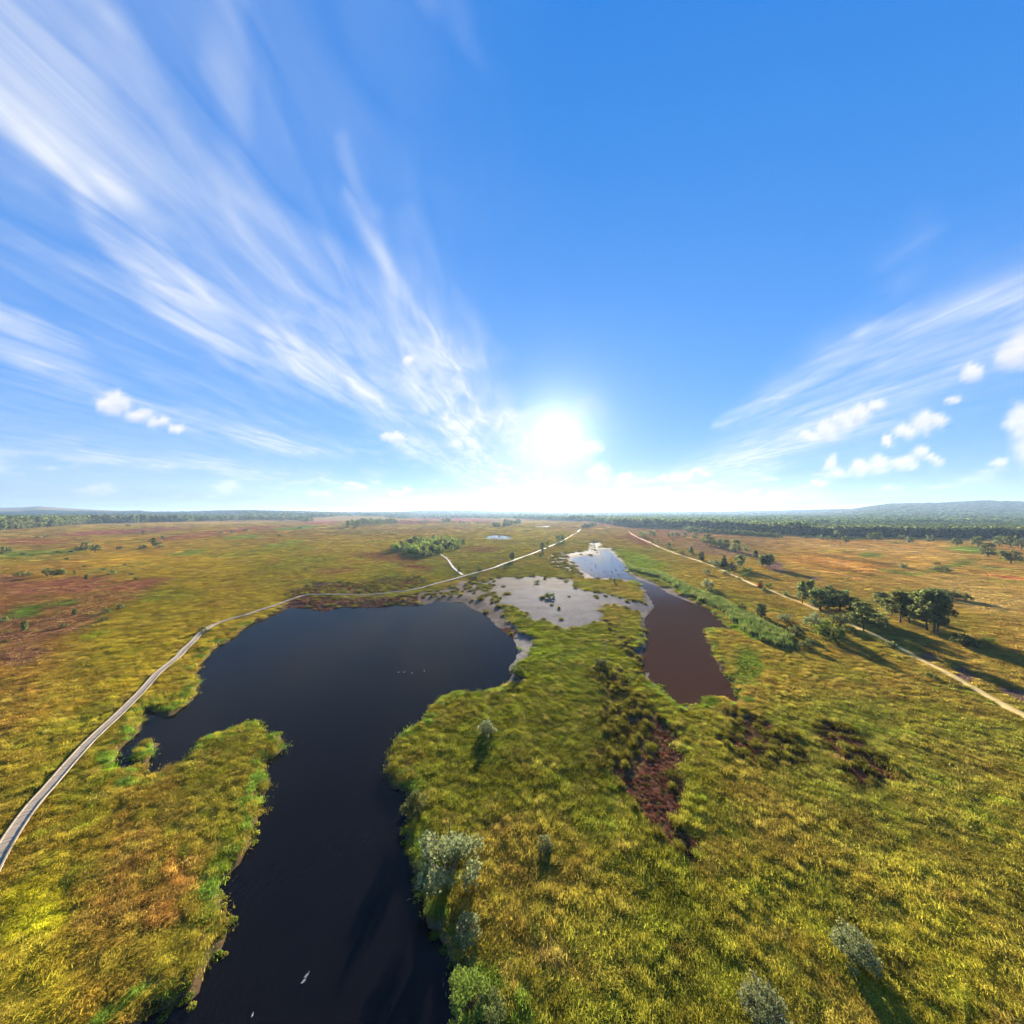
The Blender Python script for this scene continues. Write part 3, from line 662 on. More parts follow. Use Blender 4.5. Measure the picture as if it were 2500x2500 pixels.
def clumps_to_quads(g, clumps, nq, qs, flat=1.0, up=.35):
    """leaf cards spread through a list of clumps (cx,cy,cz,rx,ry,rz)"""
    cl = np.array(clumps, float)
    w = cl[:, 3] * cl[:, 4]; w /= w.sum()
    k = g.choice(len(cl), nq, p=w)
    d = rand_unit(g, nq) * (g.random((nq, 1)) ** .45)
    c = cl[k, :3] + d * cl[k, 3:6]
    nrm = rand_unit(g, nq); nrm[:, 2] = np.abs(nrm[:, 2]) + up; nrm /= np.linalg.norm(nrm, axis=1)[:, None]
    u = np.cross(nrm, rand_unit(g, nq)); u /= np.linalg.norm(u, axis=1)[:, None] + 1e-9
    v = np.cross(nrm, u)
    s = qs * g.uniform(.6, 1.4, (nq, 1))
    return c, u * s, v * s * g.uniform(.4, .8, (nq, 1))
def tree_shape(kind, seed):
    """trunk (tubes) and clumps of a tree one metre tall"""
    g = random.Random(seed); mb = MB(); cl = []
    if kind == 'pine':            # Scots pine: bare leaning trunk, layered uneven head
        lean = g.uniform(-.06, .06); lean2 = g.uniform(-.05, .05)
        top = .93; P = [(lean * t + .015 * math.sin(t * 7 + seed), lean2 * t, t * top) for t in (0, .2, .4, .6, .8, 1)]
        mb.tube(P, [.024, .020, .017, .013, .009, .004], 6)
        nb = 16
        for i in range(nb):
            t = .27 + .67 * (i / (nb - 1)) ** .95; a = i * 2.4 + g.uniform(-.5, .5)
            L = (.07 + .20 * math.sin(math.pi * min(1, (t - .12) / .92))) * g.uniform(.6, 1.3)
            b0 = (lean * t, lean2 * t, t * top); e = (b0[0] + math.cos(a) * L, b0[1] + math.sin(a) * L, b0[2] + L * g.uniform(.05, .4))
            mb.tube([b0, e], [.008, .003], 4)
            r_ = g.uniform(.075, .12)
            cl.append((e[0], e[1], e[2] + .01, r_ * 1.1, r_ * 1.1, r_ * .95))
            m_ = [(b0[j] * .45 + e[j] * .55) for j in range(3)]
            cl.append((m_[0], m_[1], m_[2] + .02, r_ * .95, r_ * .95, r_ * .7))
        cl.append((lean, lean2, top, .10, .10, .06))
    elif kind == 'fir':           # plantation conifer: narrow cone
        mb.tube([(0, 0, 0), (0, 0, .5), (0, 0, .97)], [.02, .012, .003], 5)
        for i in range(22):
            t = .16 + .80 * i / 21; a = i * 2.4; w = .19 * (1 - t) ** .75 + .02
            cl.append((math.cos(a) * w * .55, math.sin(a) * w * .55, t, w * .75, w * .75, .05))
    elif kind == 'birch':         # young birch: upright oval, loose
        mb.tube([(0, 0, 0), (.01, .005, .4), (0, .01, .75), (0, 0, .95)], [.016, .011, .007, .003], 5)
        for i in range(20):
            t = .14 + .82 * i / 19; a = i * 2.4 + g.uniform(-.4, .4); w = .20 * math.sin(math.pi * min(.98, .12 + .86 * t)) ** .7
            cl.append((math.cos(a) * w * .7, math.sin(a) * w * .7, t, w * g.uniform(.4, .65), w * g.uniform(.4, .65), .075))
    elif kind == 'round':         # broad rounded tree, short trunk
        mb.tube([(0, 0, 0), (.01, 0, .3), (0, .01, .6), (0, 0, .85)], [.034, .026, .016, .005], 6)
        for i in range(30):
            t = .24 + .70 * g.random(); a = i * 2.4 + g.uniform(-.4, .4); w = .40 * math.sqrt(max(.05, 1 - ((t - .5) / .52) ** 2)) * g.uniform(.55, 1.0)
            e = (math.cos(a) * w * .85, math.sin(a) * w * .85, t)
            if i % 3 == 0: mb.tube([(0, 0, t * .6), e], [.010, .003], 4)
            r_ = g.uniform(.10, .16); cl.append(e + (r_, r_, r_ * .75))
    elif kind == 'shrub':         # many-stemmed low dome
        for i in range(7):
            a = i * .9; mb.tube([(0, 0, 0), (math.cos(a) * .22, math.sin(a) * .22, .45), (math.cos(a) * .42, math.sin(a) * .42, .80)], [.022, .014, .005], 4)
        for i in range(26):
            a = i * 2.4 + g.uniform(-.3, .3); ph = math.acos(g.uniform(.02, 1)); w = g.uniform(.62, 1.0)
            r_ = g.uniform(.13, .22); cl.append((math.sin(ph) * math.cos(a) * .55 * w, math.sin(ph) * math.sin(a) * .55 * w, .12 + math.cos(ph) * .72 * w, r_, r_, r_ * .75))
    elif kind == 'column':        # tall narrow shrub
        for i in range(4):
            a = i * 1.6; mb.tube([(0, 0, 0), (math.cos(a) * .08, math.sin(a) * .08, .5), (math.cos(a) * .13, math.sin(a) * .13, .9)], [.018, .011, .004], 4)
        for i in range(18):
            t = .10 + .86 * i / 17; a = i * 2.4; w = .17 * (1 - .45 * t) * g.uniform(.7, 1.2)
            cl.append((math.cos(a) * w, math.sin(a) * w, t, .11, .11, .09))
    elif kind == 'snag':          # leafless sapling
        mb.tube([(0, 0, 0), (.01, 0, .5), (-.01, .01, 1)], [.016, .010, .003], 5)
        for i in range(16):
            t = .3 + .62 * i / 15; a = i * 2.4; L = .30 * (1 - t * .7) * g.uniform(.6, 1.2)
            e = (math.cos(a) * L, math.sin(a) * L, t + L * .7)
            mb.tube([(0, 0, t), e], [.006, .002], 4)
            for s_ in (-1, 1):
                mb.tube([((e[0] * .6), (e[1] * .6), t + L * .42), (e[0] * .8 + s_ * .05, e[1] * .8 - s_ * .05, t + L * .9)], [.003, .0015], 3)
    return mb, cl
def tree_meshes(kind, seed, nq, qs, leaf, bark=None, joined=False):
    mb, cl = tree_shape(kind, seed)
    g = np.random.default_rng(seed + 500)
    if not cl:
        return mb.mesh('trunk', bark or M_DEAD), None
    c, u, v = clumps_to_quads(g, cl, nq, qs)
    if not joined:
        return mb.mesh('trunk', bark or M_BARK), quads_mesh(c, u, v, leaf, g.random(nq), 'crown')
    n0 = len(mb.v)
    V = np.stack([c - u - v, c + u - v, c + u + v, c - u + v], 1).reshape(-1, 3)
    rn = [0.5] * n0 + list(np.repeat(g.random(nq), 4))
    mb.v += [tuple(p) for p in V]
    mb.f += [[n0 + 4 * i + j for j in range(4)] for i in range(nq)]; mb.m += [1] * nq
    me = mb.mesh(kind, [bark or M_BARK, leaf]); fattr(me, 'rnd', rn)
    return me

LIB = {}
def lib(kind, leaf, nq, qs, nvar, joined=False):
    k = (kind, leaf.name, nq, joined)
    if k not in LIB: LIB[k] = [tree_meshes(kind, 11 + 7 * i, nq, qs, leaf, None, joined) for i in range(nvar)]
    return LIB[k]
LEAF = dict(pine=M_PINE, fir=M_PINE, birch=M_BIRCH, round=M_PINE, shrub=M_SHRUB, column=M_SHRUB)
TR = random.Random(99)
NAME = dict(pine='pine_tree', fir='conifer_tree', birch='birch_tree', round='broad_tree', shrub='shrub', column='tall_shrub', snag='bare_sapling')
CAT = dict(pine='tree', fir='tree', birch='tree', round='tree', shrub='shrub', column='shrub', snag='tree')
def place(kind, px, py, hpx, label, leaf=None, wide=1.0, near=None, group=None, name=None, h=None):
    """a tree or shrub standing on the ground at a traced foot point, hpx tall in photograph pixels"""
    x, y = gp(px, py)
    xa, ya = np.array([x]), np.array([y])
    z = float(ground_z(xa, ya, np.array([54.]), np.array([0.]))[0])
    for _ in range(3):
        if y > 500:
            y = depth(py, float(terrain(np.array([x]), np.array([y]))[0])); x = (px - CX) / F * y
            z = float(terrain(np.array([x]), np.array([y]))[0])
    hh = h or hpx * y / F
    leaf = leaf or LEAF.get(kind)
    near = (hpx > 22) if near is None else near
    rz = TR.uniform(0, 6.28); s = hh; sw = hh * wide
    if kind == 'snag':
        ms = LIB.setdefault('snag', [tree_meshes('snag', i, 0, 0, None)[0] for i in range(3)])
        o = link(NAME[kind], TR.choice(ms), None, (x, y, z - .1), (0, 0, rz), (sw, sw, s))
        return tag(o, label, CAT[kind], group)
    if near:
        big = hpx > 60
        tr, cr = TR.choice(lib(kind, leaf, 3200 if big else 1100, .020 if big else .032, 3))
        root = bpy.data.objects.new(name or NAME[kind], None); COL.objects.link(root)
        root.location = (x, y, z - .1); root.rotation_euler = (0, 0, rz); root.scale = (sw, sw, s)
        link('trunk', tr, root); link('crown', cr, root)
    else:
        root = link(name or NAME[kind], TR.choice(lib(kind, leaf, 260, .060, 4, True)), None, (x, y, z - .1), (0, 0, rz), (sw, sw, s))
    return tag(root, label, CAT[kind], group)

# ------------------------------------------------------------------ individual trees and shrubs
def many(R_, rows, group, off=(0, 0)):
    for row in rows:
        kind, x, y, h, label = row[:5]
        kw = row[5] if len(row) > 5 else {}
        (px, py), = reg(*R_, [(x, y)])
        place(kind, px, py, h * R_[2], label, group=group, **kw)

# shrubs close to the camera
G1 = 'shrubs and saplings in the near bog'
place('shrub', 1092, 2140, 108, 'large pale grey-green willow bush on the near lake bank', M_WILLOW, 1.32, True, G1, 'willow_bush')
place('shrub', 1012, 1990, 62, 'dark green bush just behind the large pale willow bush', M_SHRUB, .9, True, G1)
place('shrub', 1188, 1795, 44, 'pale grey shrub in the grass near the lake headland', M_WILLOW, .95, True, G1)
place('shrub', 1330, 2075, 34, 'lone small green sapling in the middle of the near grass', M_WILLOW, 1.0, True, G1)
place('shrub', 2086, 2345, 86, 'round grey-green bush casting a dark shadow at lower right', M_WILLOW, .95, True, G1)
place('shrub', 1866, 2500, 100, 'pale feathery bush at the bottom edge, right of centre', M_WILLOW, 1.0, True, G1)
place('shrub', 1142, 2475, 96, 'bright yellow-green bush at the water edge at bottom', M_BRIGHT, 1.05, True, G1)
place('shrub', 1195, 2500, 70, 'low green bush right of the bright bush at bottom', M_SHRUB, 1.1, True, G1)
place('shrub', 1142, 2290, 56, 'grey-green shrub on the steep bank above the narrow water', M_WILLOW, 1.0, True, G1)
place('shrub', 1466, 1628, 30, 'dark green upright bush in the tussocks left of the brown pond', M_SHRUB, 1.0, True, G1)
place('snag', 1478, 1605, 46, 'thin bare grey sapling above the tussocks between the ponds', None, 1.0, None, G1)
place('shrub', 1262, 1648, 26, 'small rounded bush on the point of the mud shore', M_BRIGHT, 1.3, True, G1)
place('shrub', 1342, 1460, 16, 'small green bush standing alone on the grey mudflat', M_BRIGHT, 1.6, True, G1)
place('shrub', 1312, 1424, 9, 'tiny yellow-green bush at the far side of the mudflat', M_BRIGHT, 1.6, False, G1)
place('snag', 1492, 1429, 24, 'bare dead sapling on the grassy spit by the far pond', None, .7, None, G1)
place('column', 1500, 1424, 12, 'small shrub beside the dead sapling on the grassy spit', None, 1.2, False, G1)

# trees along the boardwalk
G2 = 'small trees along the boardwalk'
place('pine', 1250, 1371, 24, 'slim pine with twin stems beside the boardwalk', None, .95, True, G2)
place('pine', 1252.5, 1370, 21, 'second slim stem growing against the boardwalk pine', None, .8, True, G2)
place('pine', 1324, 1349, 25, 'thin pine behind the boardwalk with a dark bush at its foot', None, .8, True, G2)
place('shrub', 1324, 1350, 9, 'dark bush at the foot of a thin boardwalk pine', M_PINE, .9, False, G2)
place('snag', 1308, 1344, 18, 'greyish bare tree left of the thin boardwalk pine', None, 1.0, None, G2)
place('pine', 1337, 1334, 12, 'small pale pine beyond the boardwalk', None, .9, False, G2)
for i, (x, y, h) in enumerate([(780, 560, 90), (828, 555, 95), (845, 545, 85), (800, 540, 75)]):
    (px, py), = reg(*R4b, [(x, y)])
    place('pine', px, py, h * .207, 'slender pine in the cluster halfway along the boardwalk', None, .9, False, G2)
place('round', 1170, 1400, 21, 'round green tree beside the boardwalk junction', M_SHRUB, .95, True, G2)
place('column', 1121, 1397, 14, 'small green sapling at the spur of the boardwalk', None, 1.3, False, G2)
place('shrub', 1234, 1388, 10, 'dark low bush on the lake side of the boardwalk', None, 1.6, False, G2)
place('shrub', 1160, 1413, 12, 'green bush under the round tree by the junction', None, 1.3, False, G2)
for i, (px, py, h) in enumerate([(822, 1449, 12), (932, 1446, 17), (888, 1450, 12), (989, 1440, 12)]):
    place('snag', px, py, h, ('leftmost ', 'tallest ', 'middle ', 'rightmost ')[i] + 'bare grey sapling behind the boardwalk above the lake', None, .8, None, G2)
place('shrub', 496, 1546, 19, 'rounded green shrub against the bend of the boardwalk', M_SHRUB, 1.3, False, G2)
place('shrub', 512, 1545, 12, 'lower shrub right of the rounded one by the boardwalk bend', M_SHRUB, 1.2, False, G2)
for i in range(26):
    (px, py), = reg(*R4b, [(TR.uniform(1065, 1230), 0)]); py = 1210 + .207 * (385 - (px - 1420) * .9 + TR.uniform(-6, 6))
    place('birch' if i % 3 else 'round', px, max(py, 1276), TR.uniform(6, 10), 'small tree in the clump where the boardwalk meets the far heath', M_SHRUB, 1.2, False, 'clump of small trees at the far end of the boardwalk')

# right-hand heath
G3 = 'trees and shrubs along the sandy path'
many(R5b, [
    ('round', 250, 392, 62, 'rounded dark tree at the far bend of the sandy path'), ('round', 280, 402, 58, 'dark tree touching the rounded one by the path bend'),
    ('round', 340, 380, 62, 'tree on the heath right of the path bend'), ('birch', 374, 386, 58, 'paler narrow tree right of the path bend', dict(leaf=M_BIRCH, wide=1.3)),
    ('round', 357, 448, 46, 'small dark tree on the inner side of the sandy path'), ('round', 415, 456, 44, 'second small dark tree on the inner side of the path'),
    ('round', 508, 500, 64, 'green tree standing close above the sandy path', dict(leaf=M_SHRUB)), ('shrub', 550, 430, 32, 'pale low shrub on the purple heath', dict(leaf=M_SHRUB)),
    ('fir', 510, 390, 36, 'leftmost small conifer of the row on the heath', dict(wide=1.6)), ('round', 545, 392, 56, 'first round tree of the row on the heath'), ('round', 598, 396, 58, 'second round tree of the row on the heath'),
    ('round', 665, 406, 64, 'third and widest tree of the row on the heath'), ('round', 765, 418, 80, 'rounded tree at the right end of the heath row'),
    ('round', 870, 470, 112, 'tall dark tree at the left end of the dense clump'), ('round', 912, 478, 104, 'broad tree inside the left half of the dense clump'), ('round', 958, 492, 92, 'lower tree in the middle of the dense clump'),
    ('round', 1003, 500, 110, 'tall tree in the right half of the dense clump'), ('round', 1050, 512, 100, 'tree at the right end of the dense clump'),
    ('round', 1143, 545, 132, 'big broad dark tree right of the dense clump'), ('shrub', 1240, 520, 46, 'low brownish bush beside the big broad tree', dict(leaf=M_SHRUB)),
    ('pine', 1333, 605, 92, 'slim pale pine on the open orange heath', dict(leaf=M_SHRUB)), ('shrub', 640, 560, 56, 'shrub beside the middle of the sandy path', dict(leaf=M_SHRUB)), ('fir', 726, 548, 82, 'dark upright tree rising above the middle of the path', dict(wide=1.4)),
    ('column', 745, 572, 44, 'bright shrub at the foot of the dark upright tree', dict(leaf=M_BRIGHT)), ('birch', 822, 617, 96, 'bushy tree directly on the path side', dict(wide=1.3, leaf=M_SHRUB)),
    ('shrub', 945, 668, 84, 'greyish round bush growing over the sandy path', dict(leaf=M_WILLOW, wide=1.1)), ('fir', 1036, 690, 128, 'dark conifer between two greyish bushes', dict(wide=1.5)), ('shrub', 1112, 712, 92, 'grey-green bush right of the dark conifer', dict(leaf=M_SHRUB)),
    ('pine', 1188, 694, 142, 'tall slender pine with bare trunk left of the purple heather'), ('shrub', 1248, 740, 92, 'green bush below the slender pine', dict(leaf=M_BRIGHT)), ('shrub', 1218, 772, 56, 'low bright green bush nearest the path', dict(leaf=M_BRIGHT)),
    ('pine', 1398, 680, 118, 'left stem of the pine trio on the heath', dict(wide=1.0)), ('pine', 1438, 686, 136, 'middle stem of the pine trio on the heath', dict(wide=1.2)), ('pine', 1462, 682, 132, 'right stem of the pine trio on the heath', dict(wide=1.1)),
    ('snag', 1463, 748, 84, 'pale bare sapling in front of the pine trio'), ('shrub', 868, 745, 66, 'pale bush left of the sandy path', dict(leaf=M_WILLOW)), ('shrub', 1080, 730, 40, 'yellowish bush by the path gap', dict(leaf=M_BRIGHT)),
    ('shrub', 885, 880, 110, 'grey-green willow above the green reeds', dict(leaf=M_WILLOW, wide=.95)), ('shrub', 905, 925, 80, 'darker willow in front of the grey-green one', dict(leaf=M_SHRUB)),
    ('shrub', 1370, 835, 46, 'green shrub just above the orange sapling', dict(leaf=M_SHRUB)), ('shrub', 1450, 868, 60, 'pale green shrub right of the orange sapling', dict(leaf=M_BRIGHT)), ('shrub', 1040, 745, 46, 'dark heathery bush covering the path edge', dict(leaf=M_SHRUB)),
    ('shrub', 1170, 800, 40, 'dark gorse bush on the near edge of the path', dict(leaf=M_PINE)), ('shrub', 1420, 905, 42, 'dark gorse bush below the orange sapling', dict(leaf=M_PINE, wide=1.5))], G3)
place('fir', 1856, 1436, 15, 'bright orange dead young conifer beside the sandy path', M_ORANGE, 2.2, True, G3)
G4 = 'trees at the foot of the right-hand forest'
many(R4, [
    ('round', 668, 375, 58, 'first pale tree standing in front of the forest wall'), ('pine', 735, 408, 52, 'small pine with visible trunk on the heath edge', dict(wide=1.5)), ('round', 908, 390, 62, 'broad tree left of the telegraph pole'), ('round', 945, 392, 62, 'tree just under the telegraph pole'),
    ('round', 1058, 372, 46, 'tree half merged with the dark forest wall'), ('round', 1105, 386, 44, 'left tree of the small pair on the heath edge', dict(leaf=M_SHRUB)), ('round', 1160, 406, 50, 'right tree of the small pair on the heath edge'), ('round', 1295, 402, 54, 'lone rounded tree on the heath edge'),
    ('round', 1480, 425, 66, 'rounded tree above the green meadow patch'), ('round', 1622, 432, 80, 'large dark tree right of the green meadow patch'), ('round', 1768, 425, 78, 'tree near the right edge before the forest'), ('round', 1842, 440, 100, 'largest dark tree near the right edge'), ('round', 1915, 450, 90, 'dark tree cut by the right edge'),
    ('round', 1690, 500, 96, 'brownish round-headed tree on bare trunk near the right edge', dict(wide=1.2)), ('round', 1845, 545, 108, 'nearest round-headed tree at the right edge', dict(wide=1.2)), ('shrub', 1345, 552, 30, 'small brown shrub alone on the orange heath', dict(leaf=M_SHRUB)), ('shrub', 1120, 575, 44, 'low pale shrub on the striped heath', dict(leaf=M_WILLOW)),
    ('shrub', 1380, 600, 50, 'low dark scrub beside the orange field', dict(leaf=M_SHRUB, wide=1.6)), ('shrub', 1000, 370, 40, 'pale shrub by the telegraph pole', dict(leaf=M_SHRUB)), ('shrub', 610, 385, 34, 'yellow-green shrub at the end of the hedge', dict(leaf=M_BRIGHT)), ('shrub', 560, 375, 34, 'yellow-green shrub left of the hedge end', dict(leaf=M_BRIGHT)), ('shrub', 465, 372, 28, 'small round shrub close to the willow hedge', dict(leaf=M_BRIGHT))], G4)
G5 = 'pines and scrub beside the near path'
many(R4, [
    ('pine', 440, 815, 160, 'leftmost thin pine where the path meets the wood', dict(wide=.8)), ('pine', 482, 805, 155, 'second thin pine of the wood by the path', dict(wide=.8)), ('round', 560, 862, 175, 'bushy tree hiding the path', dict(leaf=M_SHRUB)), ('birch', 620, 842, 160, 'loose green birch in the middle of the wood', dict(leaf=M_SHRUB, wide=1.3)), ('round', 692, 868, 172, 'broad green tree at the back of the wood', dict(leaf=M_SHRUB)),
    ('snag', 585, 742, 90, 'pale dead sapling behind the wood'), ('pine', 752, 885, 120, 'small pine on the path side of the wood'), ('birch', 800, 905, 140, 'yellowish birch above the path', dict(leaf=M_BRIGHT, wide=1.2)), ('pine', 852, 1000, 205, 'pine with leaning orange trunk beside the path', dict(wide=1.1)),
    ('round', 955, 985, 130, 'dark bushy tree right of the leaning pine'), ('pine', 972, 845, 115, 'small flat-topped pine behind the big pines', dict(wide=1.4)), ('pine', 1100, 945, 225, 'left stem of the broad double pine', dict(wide=1.15)), ('pine', 1155, 948, 215, 'right stem of the broad double pine', dict(wide=1.05)), ('pine', 1040, 900, 130, 'low spreading pine left of the double pine', dict(wide=1.3)),
    ('pine', 1280, 1000, 290, 'tall dark-trunked pine, left of the tallest pair', dict(wide=.95)), ('pine', 1330, 1022, 320, 'tallest pine of the near group with leaning trunk', dict(wide=.85)), ('pine', 1352, 1010, 290, 'right stem leaning from the tallest pines', dict(wide=.8)),
    ('shrub', 1290, 765, 70, 'left bush of the hedge behind the tall pines', dict(leaf=M_SHRUB)), ('shrub', 1370, 765, 80, 'second bush of the hedge behind the tall pines', dict(leaf=M_SHRUB)), ('shrub', 1452, 782, 80, 'third bush of the hedge behind the tall pines', dict(leaf=M_PINE)), ('shrub', 1540, 792, 62, 'rightmost dark bush of the hedge behind the pines', dict(leaf=M_PINE)),
    ('shrub', 1528, 1105, 120, 'dark green bush in the shadow right of the pines', dict(leaf=M_SHRUB, wide=1.0)), ('shrub', 1690, 1085, 62, 'pale round bush right of the shadowed bush', dict(leaf=M_BRIGHT)), ('shrub', 30, 860, 62, 'green bush at the end of the reed belt', dict(leaf=M_SHRUB)), ('column', 160, 905, 95, 'upright bush behind the reeds', dict(leaf=M_SHRUB, wide=1.5)),
    ('shrub', 322, 935, 76, 'round grey bush on the yellow grass', dict(leaf=M_WILLOW)), ('shrub', 520, 975, 120, 'bluish bush in front of the wood', dict(leaf=M_WILLOW)), ('shrub', 612, 1050, 150, 'big yellow-green bush nearest the reeds', dict(leaf=M_BRIGHT)), ('shrub', 470, 1115, 84, 'dark bush at the lower end of the reeds', dict(leaf=M_SHRUB)), ('shrub', 402, 1030, 90, 'bush inside the lower reeds', dict(leaf=M_SHRUB)),
    ('shrub', 690, 960, 110, 'dark bush at the path beneath the wood', dict(leaf=M_SHRUB)), ('shrub', 750, 1010, 70, 'low dark bush in front of the leaning pine', dict(leaf=M_PINE)), ('shrub', 1040, 1110, 60, 'low bush over the shaded bend of the path', dict(leaf=M_SHRUB)), ('shrub', 560, 770, 70, 'thin bush behind the path', dict(leaf=M_SHRUB)), ('shrub', 330, 760, 42, 'dark low gorse bush along the path before the wood', dict(leaf=M_PINE)), ('shrub', 1310, 1320, 46, 'low reddish-dark bush below the near path', dict(leaf=M_SHRUB, wide=1.4))], G5)
# willow hedge in front of the forest
for i in range(30):
    u = i / 29
    px, py = 1678 + 222 * u + TR.uniform(-2, 2), 1298 + 15.5 * u ** .9
    place('shrub', px, py, TR.uniform(12, 17), 'rounded yellow-green willow in the hedge before the forest', M_BRIGHT if i % 3 else M_SHRUB, TR.uniform(1.0, 1.4), False, 'willow hedge before the right-hand forest', 'willow_bush')

# left-hand heath
G6 = 'scattered shrubs on the left heath'
left = [('shrub', 135, 780, 46, 'pale shrub left of the dark pair above the red heather'), ('shrub', 205, 780, 48, 'greyish shrub above the left end of the red heather'), ('round', 350, 778, 66, 'dark tree, left of the trio above the red heather'), ('round', 400, 778, 58, 'dark tree, middle of the trio above the red heather'), ('round', 455, 772, 62, 'dark tree, right of the trio above the red heather'),
    ('birch', 635, 802, 44, 'pale young birch at the edge of the red heather'), ('birch', 548, 766, 34, 'tiny dark sapling right of the dark trio'), ('shrub', 762, 736, 28, 'small dark shrub alone on the yellow grass'), ('shrub', 825, 768, 44, 'dark shrub in the middle of the yellow grass'), ('shrub', 970, 770, 26, 'low wide shrub on the yellow grass', ), ('shrub', 1005, 806, 32, 'small shrub at the right tip of the red heather'),
    ('pine', 1130, 552, 62, 'small leaning pine on the left heath'), ('pine', 1202, 515, 38, 'flat-headed little pine behind the leaning one'), ('shrub', 1168, 570, 60, 'green bushy clump under the little pines'), ('shrub', 1050, 578, 44, 'green scrub left of the little pines'), ('shrub', 880, 580, 36, 'low green scrub on the left heath'), ('round', 702, 602, 70, 'broad dark tree on the left heath'), ('round', 632, 592, 70, 'loose tree touching the broad dark tree'), ('shrub', 580, 595, 52, 'low tree left of the loose tree'), ('shrub', 520, 602, 24, 'dark strip of scrub left of the broad tree'),
    ('column', 180, 1178, 74, 'dark little tree low on the red heath at far left'), ('shrub', 472, 1155, 42, 'dark shrub with a long shadow on the red heath'), ('birch', 550, 1065, 60, 'thin sapling between the two heath shadows'), ('shrub', 792, 1052, 46, 'left shrub of the pair on the pale red heath'), ('shrub', 886, 1022, 50, 'right shrub of the pair on the pale red heath'), ('shrub', 762, 1115, 50, 'low shrub at the tip of the yellow-green patch'), ('snag', 118, 1120, 40, 'pale dead stem beside the green bracken'), ('shrub', 15, 1125, 60, 'dark bush cut by the left edge'), ('shrub', 40, 1270, 36, 'low dark bush at the left edge above the boardwalk'),
    ('round', 62, 605, 54, 'dark tree near the left edge on green ground'), ('round', 10, 625, 70, 'tree cut by the left edge on green ground'), ('shrub', 175, 625, 36, 'shrub on the green ground at left'), ('shrub', 345, 492, 30, 'dark shrub on the distant purple heath'), ('shrub', 275, 500, 28, 'second dark shrub on the distant purple heath'), ('shrub', 1810, 448, 28, 'grey round shrub on the distant yellow strip'), ('shrub', 1632, 466, 30, 'green shrub on the distant yellow strip'), ('shrub', 1712, 457, 26, 'shrub left of the grey round one far off'), ('shrub', 1060, 465, 34, 'grey bush on the far purple heath'), ('shrub', 945, 412, 30, 'dark bush at the foot of the far left wood'), ('shrub', 430, 605, 22, 'low dark scrub at mid left'), ('shrub', 495, 655, 26, 'tiny shrub below the broad tree'), ('shrub', 620, 710, 24, 'flat brown shrub on the yellow grass'), ('shrub', 920, 700, 24, 'flat dark shrub strip on the yellow grass')]
many(R1, [r + (dict(leaf=M_SHRUB, near=False),) for r in left], G6)
many(R2, [('round', 580, 572, 26, 'lone dark bush on the yellow plain'), ('shrub', 250, 397, 28, 'lone grey bush on the purple strip'), ('pine', 1100, 447, 24, 'small flat pine left of the birch copse'), ('shrub', 850, 556, 24, 'low yellow scrub on the plain', dict(leaf=M_BRIGHT)), ('shrub', 400, 335, 26, 'green scrub on the far plain'), ('shrub', 440, 640, 20, 'dark scrub along the old ditch')], G6)

# birch copse
G7 = 'young birches of the copse'
cop = reg(*R2, [(1060, 492), (1150, 462), (1300, 425), (1500, 410), (1625, 462), (1560, 492), (1400, 530), (1290, 545), (1230, 522), (1110, 510)])
cw = [gp(*p) for p in cop]
ca = np.array(cw)
n = 0
while n < 150:
    x, y = TR.uniform(ca[:, 0].min(), ca[:, 0].max()), TR.uniform(ca[:, 1].min(), ca[:, 1].max())
    if poly_sd(cw, np.array([x]), np.array([y]))[0] > 0: continue
    px, py = to_px(x, y)
    place('birch', float(px), float(py), 0, 'bright green young birch in the dense copse', M_BIRCH if n % 5 else M_SHRUB, TR.uniform(1.2, 1.7), False, G7, h=TR.uniform(4.5, 8.0)); n += 1
many(R2, [('round', 1205, 470, 75, 'dark round tree on the left of the birch copse'), ('round', 1246, 466, 85, 'tallest dark tree on the left of the birch copse'), ('round', 1412, 486, 88, 'dark pointed tree rising from the birch copse'), ('shrub', 1310, 548, 60, 'dark bush at the front of the birch copse'), ('shrub', 1360, 540, 50, 'dark bush where the spur boardwalk ends'), ('shrub', 1130, 505, 40, 'dark bush at the left end of the copse')], G7)

# groves on the far heath
def grove(poly, n_, kinds, hr, label, group, leafs=(None,), wide=(.9, 1.3)):
    pw = [gp(*p) for p in poly]; a = np.array(pw); c = 0; guard = 0
    while c < n_ and guard < 20000:
        guard += 1
        x, y = TR.uniform(a[:, 0].min(), a[:, 0].max()), TR.uniform(a[:, 1].min(), a[:, 1].max())
        if poly_sd(pw, np.array([x]), np.array([y]))[0] > 0: continue
        px, py = to_px(x, y)
        place(TR.choice(kinds), float(px), float(py), 0, label, TR.choice(leafs), TR.uniform(*wide), False, group, h=TR.uniform(*hr)); c += 1
grove(reg(*R2, [(750, 322), (830, 328), (920, 318), (1100, 300), (1110, 288), (900, 290), (770, 300)]), 60, ['pine', 'round'], (13, 19), 'dark pine in the isolated grove on the far plain', 'pines of the isolated grove', wide=(.8, 1.1))
grove(reg(*R4b, [(0, 385), (160, 370), (350, 330), (345, 318), (150, 345), (0, 368)]), 34, ['birch', 'pine'], (8, 17), 'slender tree in the strip beyond the round pool', 'strip of trees beyond the round pool', (M_PINE, M_SHRUB), (1.0, 1.4))
grove(reg(*R2, [(1450, 300), (1510, 296), (1505, 282), (1450, 285)]), 9, ['pine'], (12, 20), 'tall pine in the small knot on the reddish heath', 'knot of pines on the reddish heath')
grove(reg(*R2, [(1280, 288), (1345, 286), (1340, 278), (1290, 280)]), 7, ['round'], (8, 12), 'tree of the low knot on the reddish heath', 'low knot of trees on the reddish heath')
